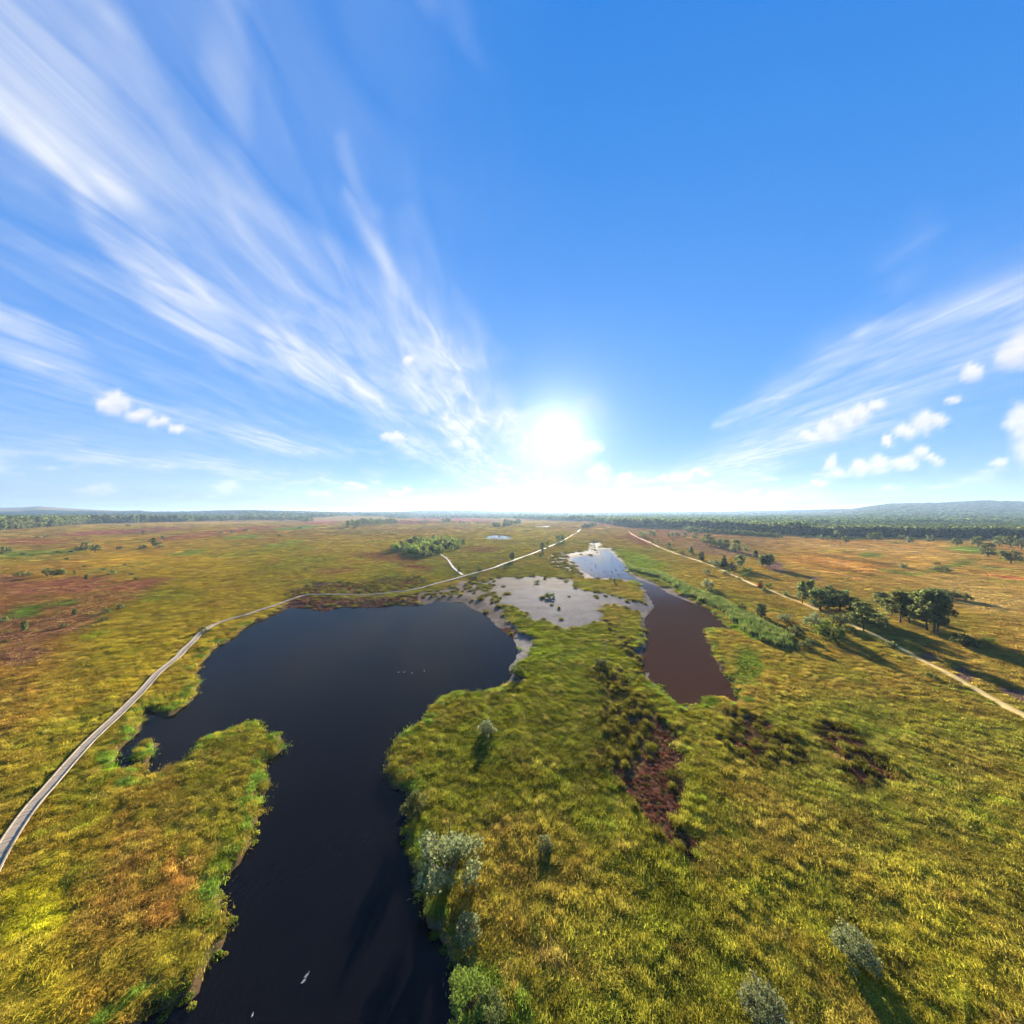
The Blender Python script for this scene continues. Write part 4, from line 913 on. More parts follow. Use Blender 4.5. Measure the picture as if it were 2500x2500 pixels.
grove(reg(*R2, [(1560, 300), (1730, 312), (1740, 300), (1580, 292)]), 8, ['round', 'birch'], (5, 9), 'small scattered tree on the reddish heath', 'scattered small trees on the reddish heath', (M_PINE, M_SHRUB))
grove(reg(*R2, [(560, 330), (800, 310), (900, 330), (700, 345)]), 16, ['shrub'], (2.5, 5), 'low green shrub left of the isolated grove', 'low shrubs left of the isolated grove', (M_SHRUB, M_BRIGHT), (1.3, 2))

# ------------------------------------------------------------------ forest edge and forest
FRONT = np.array([(-700, 1345), (-200, 1310), (0, 1297), (62, 1291), (124, 1287), (207, 1280), (310, 1277), (452, 1275), (576, 1271), (680, 1271), (742, 1267), (900, 1266), (1000, 1268), (1100, 1267), (1200, 1267), (1350, 1271), (1440, 1275), (1500, 1283), (1539, 1287),
                  (1666, 1291), (1760, 1296), (1904, 1306), (2000, 1310), (2078, 1310), (2233, 1313), (2388, 1316), (2500, 1317), (2700, 1322), (3300, 1340)], float)
def edge_trees(x0, x1, n_, kinds, hr, label, group, rows=2, wide=(.9, 1.2), leafs=(None,)):
    # even spacing on the ground, not in the picture
    xs = np.linspace(x0, x1, 400); P = np.array([gp(a, b) for a, b in zip(xs, np.interp(xs, FRONT[:, 0], FRONT[:, 1]))])
    d = np.r_[0, np.cumsum(np.linalg.norm(np.diff(P, axis=0), axis=1))]
    for i in range(n_):
        s = d[-1] * (i + TR.uniform(.1, .9)) / n_
        x = np.interp(s, d, P[:, 0]) + TR.uniform(-2, 2); y = np.interp(s, d, P[:, 1]) + (i % rows) * 7 + TR.uniform(-5, 6)
        px, py = to_px(x, y)
        place(TR.choice(kinds), float(px), float(py), 0, label, TR.choice(leafs), TR.uniform(*wide), False, group, h=TR.uniform(*hr))
edge_trees(1500, 1960, 95, ['pine', 'pine', 'round'], (17, 23), 'tall pine in the front row of the right-hand forest', 'front row of the right-hand pine forest', 2, (.8, 1.1))
edge_trees(1960, 2520, 120, ['fir', 'fir', 'round'], (14, 18), 'dark conifer in the front row of the plantation', 'front row of the right-hand plantation', 2, (1.1, 1.6))
edge_trees(-30, 440, 110, ['pine', 'pine', 'birch'], (22, 30), 'grey-trunked pine in the front row of the left-hand wood', 'front row of the left-hand wood', 2, (.8, 1.1), (M_PINE, M_PINE, M_SHRUB))
edge_trees(440, 760, 60, ['pine', 'round'], (18, 25), 'dark tree in the front row of the far wood', 'front row of the far wood', 2, (.9, 1.2))

def scatter(name, P, rot, scl, idx, tint, variants, label, cat):
    """one mass of plants nobody could count: instances of a few plants on given points"""
    me = bpy.data.meshes.new(name + '_points')
    me.vertices.add(len(P)); me.vertices.foreach_set('co', np.asarray(P, np.float32).ravel())
    fattr(me, 'rot', rot, 'FLOAT_VECTOR'); fattr(me, 'scl', scl, 'FLOAT_VECTOR'); fattr(me, 'idx', idx, 'INT'); fattr(me, 'tint', tint, 'FLOAT_COLOR')
    o = link(name, me)
    c = bpy.data.collections.new(name + '_sources')
    for i, v in enumerate(variants):
        c.objects.link(bpy.data.objects.new('%s_source_%d' % (name, i), v))
    ng = bpy.data.node_groups.new(name + '_nodes', 'GeometryNodeTree')
    ng.interface.new_socket('Geometry', in_out='INPUT', socket_type='NodeSocketGeometry')
    ng.interface.new_socket('Geometry', in_out='OUTPUT', socket_type='NodeSocketGeometry')
    gi = ng.nodes.new('NodeGroupInput'); go = ng.nodes.new('NodeGroupOutput')
    ci = ng.nodes.new('GeometryNodeCollectionInfo'); ci.inputs['Collection'].default_value = c
    ci.inputs['Separate Children'].default_value = True; ci.inputs['Reset Children'].default_value = True
    iop = ng.nodes.new('GeometryNodeInstanceOnPoints'); iop.inputs['Pick Instance'].default_value = True
    def na_(n_, t_):
        a = ng.nodes.new('GeometryNodeInputNamedAttribute'); a.data_type = t_; a.inputs['Name'].default_value = n_
        return a.outputs['Attribute']
    L = ng.links
    L.new(gi.outputs[0], iop.inputs['Points']); L.new(ci.outputs[0], iop.inputs['Instance'])
    L.new(na_('idx', 'INT'), iop.inputs['Instance Index']); L.new(na_('rot', 'FLOAT_VECTOR'), iop.inputs['Rotation']); L.new(na_('scl', 'FLOAT_VECTOR'), iop.inputs['Scale'])
    L.new(iop.outputs[0], go.inputs[0])
    md = o.modifiers.new('plants', 'NODES'); md.node_group = ng
    return tag(o, label, cat, None, 'stuff')

def polar_points(r0, r1, step, half=66):
    out = []; r = r0
    while r < r1:
        s = step(r); n_ = max(1, int(2 * R(half) * r / s))
        a = -R(half) + (np.arange(n_) + rng.uniform(0, 1, n_)) * 2 * R(half) / n_
        q = r + rng.uniform(-.5, .5, n_) * s
        out.append(np.stack([q * np.sin(a), q * np.cos(a), np.full(n_, s)], 1)); r += s
    return np.concatenate(out)

# forest mass behind the front rows
def far_tree(kind, seed, nq=70, qs=.085):
    mb, cl = tree_shape(kind, seed); g = np.random.default_rng(seed)
    c, u, v = clumps_to_quads(g, cl, nq, qs)
    V = np.stack([c - u - v, c + u - v, c + u + v, c - u + v], 1).reshape(-1, 3)
    me = new_mesh('far_tree', V, np.arange(4 * nq).reshape(-1, 4), M_WOOD_LEAF); fattr(me, 'rnd', np.repeat(g.random(nq), 4))
    return me
FV = [far_tree('pine', 1), far_tree('round', 2), far_tree('fir', 3), far_tree('birch', 4), far_tree('round', 5), far_tree('fir', 6)]
P = polar_points(330, 7200, lambda r: max(6.0, r * .0115), 64)
x, y, s = P.T
px, py0 = to_px(x, y)
front = np.interp(px, FRONT[:, 0], FRONT[:, 1])
dfront = F * HC / (front - HY)
n1 = fbm(x * .004, y * .004, 141)
mid = smooth(760, 860, px) * (1 - smooth(1180, 1330, px))               # thin wood on heath in the middle distance
keep = (y > dfront + 8) & (rng.random(len(x)) < np.where((mid > .5) & (y < 2600), np.where(n1 > .50, .75, .10), .97))
# clearings
for cx, cy, rx, ry in [(1672, 1287, 6, 1.6), (1768, 1290, 6, 1.6), (1180, 1272, 60, 3)]:
    keep &= ((px - cx) / rx) ** 2 + ((py0 - cy) / ry) ** 2 > 1
# open view of the far buildings (left town and right farm): trees in front of them stand back
BLD = [(609, 3300, 34, 9), (644, 3350, 44, 9), (677, 3300, 30, 10), (690, 3200, 18, 9), (729, 3100, 90, 9), (862, 3000, 30, 8), (2290, 1900, 16, 6), (2334, 1900, 26, 7), (2365, 1950, 14, 6)]
for bx, bd, bw, bh in BLD:
    keep &= ~((np.abs(px - bx) < bw * .6 * F / bd + 1.5) & (y > bd - 420) & (y < bd + 30))
x, y, s, px = x[keep], y[keep], s[keep], px[keep]
z = terrain(x, y)
right = px > 1450
nk = fbm(x * .01, y * .01, 151)
plant = right & (px > 1980) & (y < 900)
idx = np.where(plant, np.where(rng.random(len(x)) < .8, 2, 5), np.where(nk > .58, 3, np.where(rng.random(len(x)) < .5, 0, rng.choice([1, 4], len(x)))))
hh = np.where(plant, rng.uniform(12, 15.5, len(x)), rng.uniform(12, 20, len(x)) * (1 - .25 * mid[keep]))
hh = np.where(~right & (y < 1600), hh * 1.40, hh)
wd = np.where(idx == 3, 1.8, np.where((idx == 2) | (idx == 5), 2.0, 1.35)) * np.maximum(hh, s * 1.25)
tint = np.where((nk > .58)[:, None], lin((112, 126, 60)), lin((84, 100, 54)))
tint = np.where(plant[:, None], lin((106, 120, 54)), tint) * rng.uniform(.7, 1.3, (len(x), 1))
scatter('forest', np.stack([x, y, z - .4], 1), np.stack([np.zeros_like(x), np.zeros_like(x), rng.uniform(0, 6.28, len(x))], 1), np.stack([wd, wd, hh], 1), idx, tint, FV,
        'dark green woodland stretching to the hills on the horizon', 'forest')

# ------------------------------------------------------------------ bog grass, heather, reeds
TV = [tussock_mesh(21 + i, 250, .62 + .1 * (i % 3), .66 + .10 * (i % 2)) for i in range(5)] + [cushion_mesh(31 + i) for i in range(2)] + [tussock_mesh(41 + i, 230, .6, .8, .018, True) for i in range(3)]
P = polar_points(17, 1500, lambda r: max(.70, r * .0075))
x, y, s = P.T
c_, h_, d_, w_, b_ = cover(x, y)
sd = lake_sd(x, y)
bd_, _ = line_dist(boardwalk, x, y); sp_, _ = line_dist(spur, x, y); pa_, _ = line_dist(path, x, y)
reed = poly_sd(REED, x, y)
gaps = smooth(.24, .42, fbm(x * .30, y * .30, 175, 3))
keep = (rng.random(len(x)) < d_ * (.62 + .38 * gaps) * np.where(b_ > .35, .55, 1)) & (sd > .42 + .3 * rng.random(len(x))) & (bd_ > .70 + .45 * s) & (sp_ > .9 + .45 * s) & (pa_ > .75 + .5 * s + .7 * rng.random(len(x)) ** 2) & (reed > 0)
x, y, s, c_, h_, w_, d_, sd, b_ = [q[keep] for q in (x, y, s, c_, h_, w_, d_, sd, b_)]
z = ground_z(x, y, np.maximum(sd, .01), w_)
n_ = len(x)
dk = fbm(x * .11, y * .11, 171)
dk2 = fbm(x * .33, y * .33, 173, 3)
hv = h_ * rng.uniform(.5, 1.3, n_) * (.55 + .5 * dk + .35 * smooth(.3, .7, dk2))
clump = np.where(w_ > .45, .6, np.where(d_ < .7, 1.15, 1.0))
sc = s * rng.uniform(.85, 1.15, n_) * (1 + .9 * rng.random(n_) ** 3) * clump
far_ = smooth(90, 260, np.hypot(x, y))
szz = (.72 - .14 * far_ + .35 * (b_ > .3)) * (hv * (1 - far_ * .4) + .4 * far_)
mixn = fbm(x * .45, y * .45, 181)
tint = c_.copy()
r1 = rng.random((n_, 1))
tint *= .82 + .36 * r1
m1 = (smooth(.55, .75, mixn) * .5 * rng.random(n_))[:, None]; tint = tint * (1 - m1) + lin((120, 132, 38)) * m1
m2 = (smooth(.55, .75, fbm(x * .5, y * .5, 191)) * .5 * rng.random(n_))[:, None]; tint = tint * (1 - m2) + lin((186, 148, 78)) * m2
m3 = (smooth(.58, .75, fbm(x * .3, y * .3, 201)) * .45 * rng.random(n_))[:, None]; tint = tint * (1 - m3) + lin((104, 74, 42)) * m3
heath = h_ < .72
idx = np.where(heath & (rng.random(n_) < .7), rng.integers(5, 7, n_), rng.integers(0, 5, n_))
# clumps that stand on mud keep the green of the tussocks
onmud = b_ > .35
idx = np.where(onmud, rng.integers(7, 10, n_), idx)
tint = np.where(onmud[:, None], lin((106, 92, 34)) * (.6 + .6 * r1), tint)
edge = (sd < 2.2) & ~onmud
gq = (rng.random(n_) < .35) & edge
tint = np.where(gq[:, None], lin((116, 128, 46)) * (.7 + .6 * r1), tint)
wind = 2.7 + (fbm(x * .012, y * .012, 231) - .5) * 2.2
rot = np.stack([rng.normal(0, .08, n_), rng.normal(0, .08, n_), wind + rng.normal(0, .5, n_)], 1)
scatter('bog_grass', np.stack([x, y, z - .04], 1), rot, np.stack([sc, sc, szz], 1), idx, tint * np.array([1.30, 1.50, 1.35]) * (1 + np.array([.22, .22, .0]) * smooth(120, 420, np.hypot(x, y))[:, None]), TV, 'yellow-green tussock grass and heather covering the bog', 'grass')

# reed belt on the right bank of the brown pond
def reed_mesh(seed, n=46):
    g = np.random.default_rng(seed); V = []; Fc = []; rn = []
    for i in range(n):
        a = g.uniform(0, 6.28); r0 = abs(g.normal(0, .65)); L = g.uniform(.6, 1.2); lean = g.uniform(.05, .45)
        p = np.array([r0 * math.cos(a), r0 * math.sin(a)]); th_ = g.uniform(0, 6.28); d = np.array([math.cos(th_), math.sin(th_)]) * lean; s_ = np.array([-d[1], d[0]]) / lean * .05
        b = len(V); rv = g.uniform()
        for t, w in ((0, 1), (.55, .9), (1, .2)):
            q = p + d * t * t * L
            V += [(q[0] - s_[0] * w, q[1] - s_[1] * w, t * L), (q[0] + s_[0] * w, q[1] + s_[1] * w, t * L)]; rn += [rv, rv]
        Fc += [[b, b + 1, b + 3, b + 2], [b + 2, b + 3, b + 5, b + 4]]
    me = new_mesh('reed', V, Fc, M_GRASS); fattr(me, 'rnd', rn); return me
RV = [reed_mesh(i) for i in range(3)]
P = polar_points(60, 300, lambda r: .75, 60)
x, y, s = P.T
rp = REED
k = poly_sd(rp, x + (fbm(x * .3, y * .3, 211) - .5) * 4, y + (fbm(x * .3, y * .3, 212) - .5) * 4) < 0
k &= lake_sd(x, y) > 1.0
x, y = x[k], y[k]; n_ = len(x)
tint = lin((88, 104, 46)) * rng.uniform(.5, 1.2, (n_, 1))
tint = np.where((rng.random(n_) < .25)[:, None], lin((118, 120, 62)), tint)
rh = rng.uniform(1.1, 2.1, n_)
scatter('reed_bed', np.stack([x, y, np.full(n_, -.1)], 1), np.stack([np.zeros(n_), np.zeros(n_), rng.uniform(0, 6.28, n_)], 1), np.stack([np.ones(n_), np.ones(n_), rh], 1), rng.integers(0, 3, n_), tint, RV, 'belt of tall green reeds along the right bank of the brown pond', 'reeds')

# floating leaves and waterside herbs at the banks
P = polar_points(22, 170, lambda r: .62, 62)
x, y, s = P.T
sd = lake_sd(x, y)
px, py = to_px(x, y)
zone = np.zeros(len(x))
for cx, cy, rx, ry in [(1820, 1630, 60, 90), (1700, 1718, 90, 26), (1620, 1690, 40, 50), (650, 1860, 30, 40), (660, 1800, 40, 40), (1000, 1770, 90, 80), (640, 1960, 30, 120), (560, 2230, 40, 200), (430, 2450, 130, 60), (300, 1868, 70, 40), (600, 1770, 100, 30), (1000, 2080, 40, 200), (1085, 2320, 50, 120), (1300, 2495, 200, 30)]:
    zone = np.maximum(zone, 1 - smooth(.6, 1.1, np.sqrt(((px - cx) / rx) ** 2 + ((py - cy) / ry) ** 2)))
c0, h0, d0, w0, b0 = cover(x, y)
k = (zone * rng.random(len(x)) > .25) & (sd > -.5) & (sd < np.where(px > 1500, 7.0, 1.3))
x, y, sd, w0 = x[k], y[k], sd[k], w0[k]; n_ = len(x)
tint = np.where((rng.random(n_) < .6)[:, None], lin((112, 126, 42)), lin((140, 134, 54))) * rng.uniform(.7, 1.2, (n_, 1))
hs_ = rng.uniform(.25, .5, n_)
z = np.where(sd > 0, ground_z(x, y, np.maximum(sd, .01), w0), WATER_Z)
scatter('waterside_herbs', np.stack([x, y, z], 1), np.stack([np.zeros(n_), np.zeros(n_), rng.uniform(0, 6.28, n_)], 1), np.stack([hs_, hs_, hs_ * rng.uniform(.8, 1.6, n_)], 1), rng.integers(0, 2, n_), tint, TV[5:7], 'bright green leafy herbs lining the lake banks', 'herbs')

# low reddish sedge and bog-myrtle litter on the bare peat
P = polar_points(30, 190, lambda r: max(.42, r * .0055), 60)
x, y, s = P.T
px, py = to_px(x, y)
k = (py > 1530) | (px < 1020)
x, y, s = x[k], y[k], s[k]
c0, h0, d0, w0, b0 = cover(x, y)
sd = lake_sd(x, y)
k = (b0 > .4) & (w0 < .42) & (sd > .3) & (rng.random(len(x)) < .8)
x, y, s, c0, w0, sd = [q[k] for q in (x, y, s, c0, w0, sd)]; n_ = len(x)
tint = np.where((rng.random(n_) < .75)[:, None], lin((124, 80, 60)), lin((104, 96, 46))) * rng.uniform(.6, 1.4, (n_, 1)) * .9
hs_ = s * rng.uniform(.45, .95, n_)
scatter('peat_sedge', np.stack([x, y, ground_z(x, y, np.maximum(sd, .01), w0)], 1), np.stack([np.zeros(n_), np.zeros(n_), rng.uniform(0, 6.28, n_)], 1), np.stack([hs_, hs_, hs_ * rng.uniform(.4, 1.0, n_)], 1), rng.integers(0, 7, n_), tint, TV, 'low reddish brown sedge covering the bare peat patches', 'sedge')

# small dark tufts standing in the far ponds and the mud
pts = []; g = np.random.default_rng(5)
for L, n_, hrange in ((lakes[1], 70, 1), (lakes[2], 80, 1), (lakes[3], 26, 1), (lakes[4], 24, 1), (lakes[5], 8, 1), (lakes[6], 24, 1)):
    a = np.array(L); c = 0
    while c < n_:
        q_ = (g.uniform(a[:, 0].min(), a[:, 0].max()), g.uniform(a[:, 1].min(), a[:, 1].max()))
        pxx, pyy = to_px(*q_)
        if poly_sd(L, np.array([q_[0]]), np.array([q_[1]]))[0] > -.2 or (L is lakes[1] and pyy > 1405): 
            if L is not lakes[1] or pyy > 1405: c += .25
            continue
        pts.append((q_[0], q_[1], WATER_Z, (.45 if L is lakes[1] else 1.1) * g.uniform(.6, 1.5))); c += 1
pts = np.array(pts); n_ = len(pts)
scatter('pond_tufts', pts[:, :3], np.stack([np.zeros(n_), np.zeros(n_), g.uniform(0, 6.28, n_)], 1), np.stack([pts[:, 3]] * 3, 1) * np.array([1, 1, .7]), g.integers(0, 7, n_), np.tile(lin((92, 84, 40)), (n_, 1)) * g.uniform(.5, 1, (n_, 1)), TV, 'small dark sedge tufts standing in the distant ponds', 'tufts')

# ------------------------------------------------------------------ far buildings
M_WHITE = plain_mat('white_render', (.80, .79, .76), .7, .2, .05)
M_ROOF = plain_mat('grey_roof', (.42, .40, .40), .8, .3, .1)
M_GLASS = plain_mat('dark_window', (.05, .06, .08), .3, 1, .1)
lab = ['white gabled house at the left of the far town', 'long white block in the far town', 'white building in the middle of the far town', 'small white house right of the middle block', 'longest white shed row at the right of the far town', 'white shed among heath trees right of the far town',
       'small white farmhouse at left below the right-hand hill', 'longer white farm building below the right-hand hill', 'small white house at right below the right-hand hill']
for (bx, bd, bw, bh), lb in zip(BLD, lab):
    X = (bx - CX) / F * bd; zt = float(terrain(np.array([X]), np.array([float(bd)]))[0])
    zt = max(zt, HC - (1252 - HY) / F * bd - bh - 8) if bx < 1000 else max(zt, HC - 5 / F * bd - bh * .5)
    root = bpy.data.objects.new('house' if bw < 40 else 'long_building', None); COL.objects.link(root)
    root.location = (X, bd, zt); tag(root, lb, 'building', 'far white buildings')
    base = 12.0
    mb = MB(); mb.box((0, 0, bh / 2 - base / 2), (bw, 12, bh + base)); link('wall', mb.mesh('wall', M_WHITE), root)
    mb = MB(); e = bw / 2 + .6; h2 = bh + 3.2
    mb.add([(-e, -6.6, bh), (e, -6.6, bh), (e, 6.6, bh), (-e, 6.6, bh), (-e, 0, h2), (e, 0, h2)], [(0, 1, 5, 4), (2, 3, 4, 5), (0, 4, 3), (1, 2, 5), (0, 3, 2, 1)]); link('roof', mb.mesh('roof', M_ROOF), root)
    nw = max(2, int(bw / 8))
    wm = MB(); wm.box((0, 0, 0), (2.4, .3, 2.0)); wmesh = wm.mesh('window', M_GLASS)
    for i in range(nw): link('window', wmesh, root, (-bw / 2 + bw * (i + .5) / nw, -6.1, bh * .62))

# ------------------------------------------------------------------ poles
def pole(px, py, hpx, label, arm=False):
    x, y = gp(px, py); h = hpx * y / F; rad = .12
    root = bpy.data.objects.new('telegraph_pole' if arm else 'wooden_pole', None); COL.objects.link(root); root.location = (x, y, 0)
    mb = MB(); mb.tube([(0, 0, -.4), (0, 0, h * .5), (0, 0, h)], [rad * 1.2, rad, rad * .8], 8); link('shaft', mb.mesh('shaft', M_POST), root)
    if arm:
        mb = MB(); mb.box((0, -.18, h * .93), (2.2, .14, .16)); link('crossarm', mb.mesh('crossarm', M_POST), root)
        for s_ in (-.95, -.5, .5, .95):
            mb = MB(); mb.tube([(s_, -.18, h * .93 + .08), (s_, -.18, h * .93 + .3)], [.06, .05], 6); link('insulator', mb.mesh('insulator', M_DEAD), root)
    else:
        mb = MB(); mb.box((0, -.14, h * .8), (.5, .06, .35)); link('marker_board', mb.mesh('marker_board', M_DEAD), root)
    tag(root, label, 'pole')
pole(1560, 1325, 12.5, 'dark wooden pole on the strip of heather left of the path')
pole(2155, 1311.5, 15, 'telegraph pole with crossarm in front of the plantation', True)

# ------------------------------------------------------------------ birds
M_GULL = plain_mat('pale_plumage', (.42, .41, .40), .7, 9, .1); M_DUCK = plain_mat('brown_plumage', (.36, .30, .29), .7, 12, .25); M_BILL = plain_mat('bill', (.45, .28, .06), .5, 5, .1)
def bird(px, py, rz, label, plum, size=.5, group=None):
    x, y = gp(px, py, WATER_Z)
    root = bpy.data.objects.new('water_bird', None); COL.objects.link(root); root.location = (x, y, WATER_Z); root.rotation_euler = (0, 0, rz); root.scale = (size / .5,) * 3
    def bodyshape(p):
        t = p[0]; w = 1 - .25 * max(0, -t) ** 2
        return (t, p[1] * w, p[2] * w + (.55 * (-t) ** 2 if t < 0 else .1 * t))
    mb = MB()
    mb.blob((0, 0, .07), (.24, .105, .10), 0, 12, 8, bodyshape)
    mb.tube([(.17, 0, .10), (.215, 0, .18), (.235, 0, .24)], [.055, .04, .036], 8)
    mb.blob((.25, 0, .26), (.062, .045, .046), 0, 10, 6)
    link('body', mb.mesh('body', plum, True), root)
    mb = MB(); mb.tube([(.295, 0, .255), (.33, 0, .248), (.365, 0, .242)], [.020, .016, .007], 6); link('bill', mb.mesh('bill', M_BILL), root)
    for s_ in (-1, 1):
        mb = MB(); mb.blob((-.03, s_ * .085, .105), (.17, .03, .055), 0, 10, 6, lambda p: (p[0], p[1], p[2] + (.7 * p[0] ** 2 if p[0] < 0 else 0))); link('wing', mb.mesh('wing', M_DUCK if plum is M_DUCK else M_GULL, True), root)
    mb = MB(); mb.add([(-.20, -.05, .13), (-.20, .05, .13), (-.34, .02, .20), (-.34, -.02, .20), (-.20, -.04, .10), (-.20, .04, .10)], [(0, 1, 2, 3), (4, 3, 2, 5), (0, 3, 4), (1, 5, 2), (0, 4, 5, 1)]); link('tail', mb.mesh('tail', plum), root)
    tag(root, label, 'bird', group)
GB = 'birds swimming on the dark lake'
bird(973, 1642, R(200), 'leftmost of the four pale birds on the dark lake', M_GULL, .38, GB)
bird(987, 1642, R(60), 'second pale bird from left on the dark lake', M_GULL, .38, GB)
bird(1006, 1644, R(60), 'third pale bird from left on the dark lake', M_GULL, .38, GB)
bird(1036, 1639, R(120), 'rightmost pale bird, apart from the other three', M_GULL, .38, GB)
bird(742, 2397, R(55), 'paler duck of the near pair on black water', M_GULL, .30, GB)
bird(749, 2383, R(55), 'brownish duck just ahead of the paler one', M_DUCK, .30, GB)
bird(616, 2480, R(100), 'single bird near the bottom on black water', M_GULL, .2, GB)

# ------------------------------------------------------------------ walker on the spur boardwalk
def walker(px, py, label):
    x, y = gp(px, py, .55)
    root = bpy.data.objects.new('person', None); COL.objects.link(root); root.location = (x, y, .53); root.rotation_euler = (0, 0, R(60))
    J = {'pel': (0, 0, .95), 'sp': (.02, 0, 1.20), 'ch': (.03, 0, 1.40), 'nk': (.04, 0, 1.53), 'hd': (.06, 0, 1.64), 'tp': (.06, 0, 1.76),
         'hl': (0, .10, .90), 'kl': (.10, .11, .50), 'al': (.08, .11, .09), 'tl': (.24, .12, .04), 'hr': (0, -.10, .90), 'kr': (-.02, -.11, .50), 'ar': (-.20, -.11, .11), 'tr': (-.06, -.12, .04),
         'sl': (.02, .19, 1.43), 'el': (-.06, .24, 1.16), 'wl': (.04, .25, .92), 'ml': (.07, .25, .83), 'sr': (.02, -.19, 1.43), 'er': (.06, -.24, 1.16), 'wr': (.20, -.23, .95), 'mr': (.25, -.22, .88)}
    rad = dict(pel=.15, sp=.14, ch=.15, nk=.06, hd=.095, tp=.07, hl=.09, kl=.065, al=.045, tl=.04, hr=.09, kr=.065, ar=.045, tr=.04, sl=.06, el=.045, wl=.033, ml=.035, sr=.06, er=.045, wr=.033, mr=.035)
    E = [('pel', 'sp'), ('sp', 'ch'), ('ch', 'nk'), ('nk', 'hd'), ('hd', 'tp'), ('pel', 'hl'), ('hl', 'kl'), ('kl', 'al'), ('al', 'tl'), ('pel', 'hr'), ('hr', 'kr'), ('kr', 'ar'), ('ar', 'tr'), ('ch', 'sl'), ('sl', 'el'), ('el', 'wl'), ('wl', 'ml'), ('ch', 'sr'), ('sr', 'er'), ('er', 'wr'), ('wr', 'mr')]
    ks = list(J); me = bpy.data.meshes.new('body'); me.from_pydata([J[k] for k in ks], [(ks.index(a), ks.index(b)) for a, b in E], [])
    m_, t, out = mat_new('dark_clothing')
    p = node(t, 'ShaderNodeBsdfPrincipled'); p.inputs['Roughness'].default_value = .9
    gg = node(t, 'ShaderNodeTexCoord'); sx = node(t, 'ShaderNodeSeparateXYZ'); t.links.new(gg.outputs['Object'], sx.inputs[0])
    c1 = mixc(t, mathn(t, 'GREATER_THAN', sx.outputs['Z'], .93), (.02, .025, .04, 1), (.03, .03, .035, 1))
    c2 = mixc(t, mathn(t, 'GREATER_THAN', sx.outputs['Z'], 1.53), c1, (.42, .27, .20, 1))
    t.links.new(c2, p.inputs['Base Color']); t.links.new(p.outputs[0], out.inputs['Surface'])
    me.materials.append(m_)
    b = link('body', me, root)
    md = b.modifiers.new('skin', 'SKIN')
    for i, k in enumerate(ks):
        me.skin_vertices[0].data[i].radius = (rad[k], rad[k]); me.skin_vertices[0].data[i].use_root = (k == 'pel')
    b.modifiers.new('sub', 'SUBSURF').levels = 1
    mb = MB(); mb.blob((.045, 0, 1.72), (.11, .10, .10), 0, 10, 6); link('hair', mb.mesh('hair', M_POST, True), root)
    tag(root, label, 'person')
walker(1094.5, 1368, 'person in dark clothes walking on the spur boardwalk')

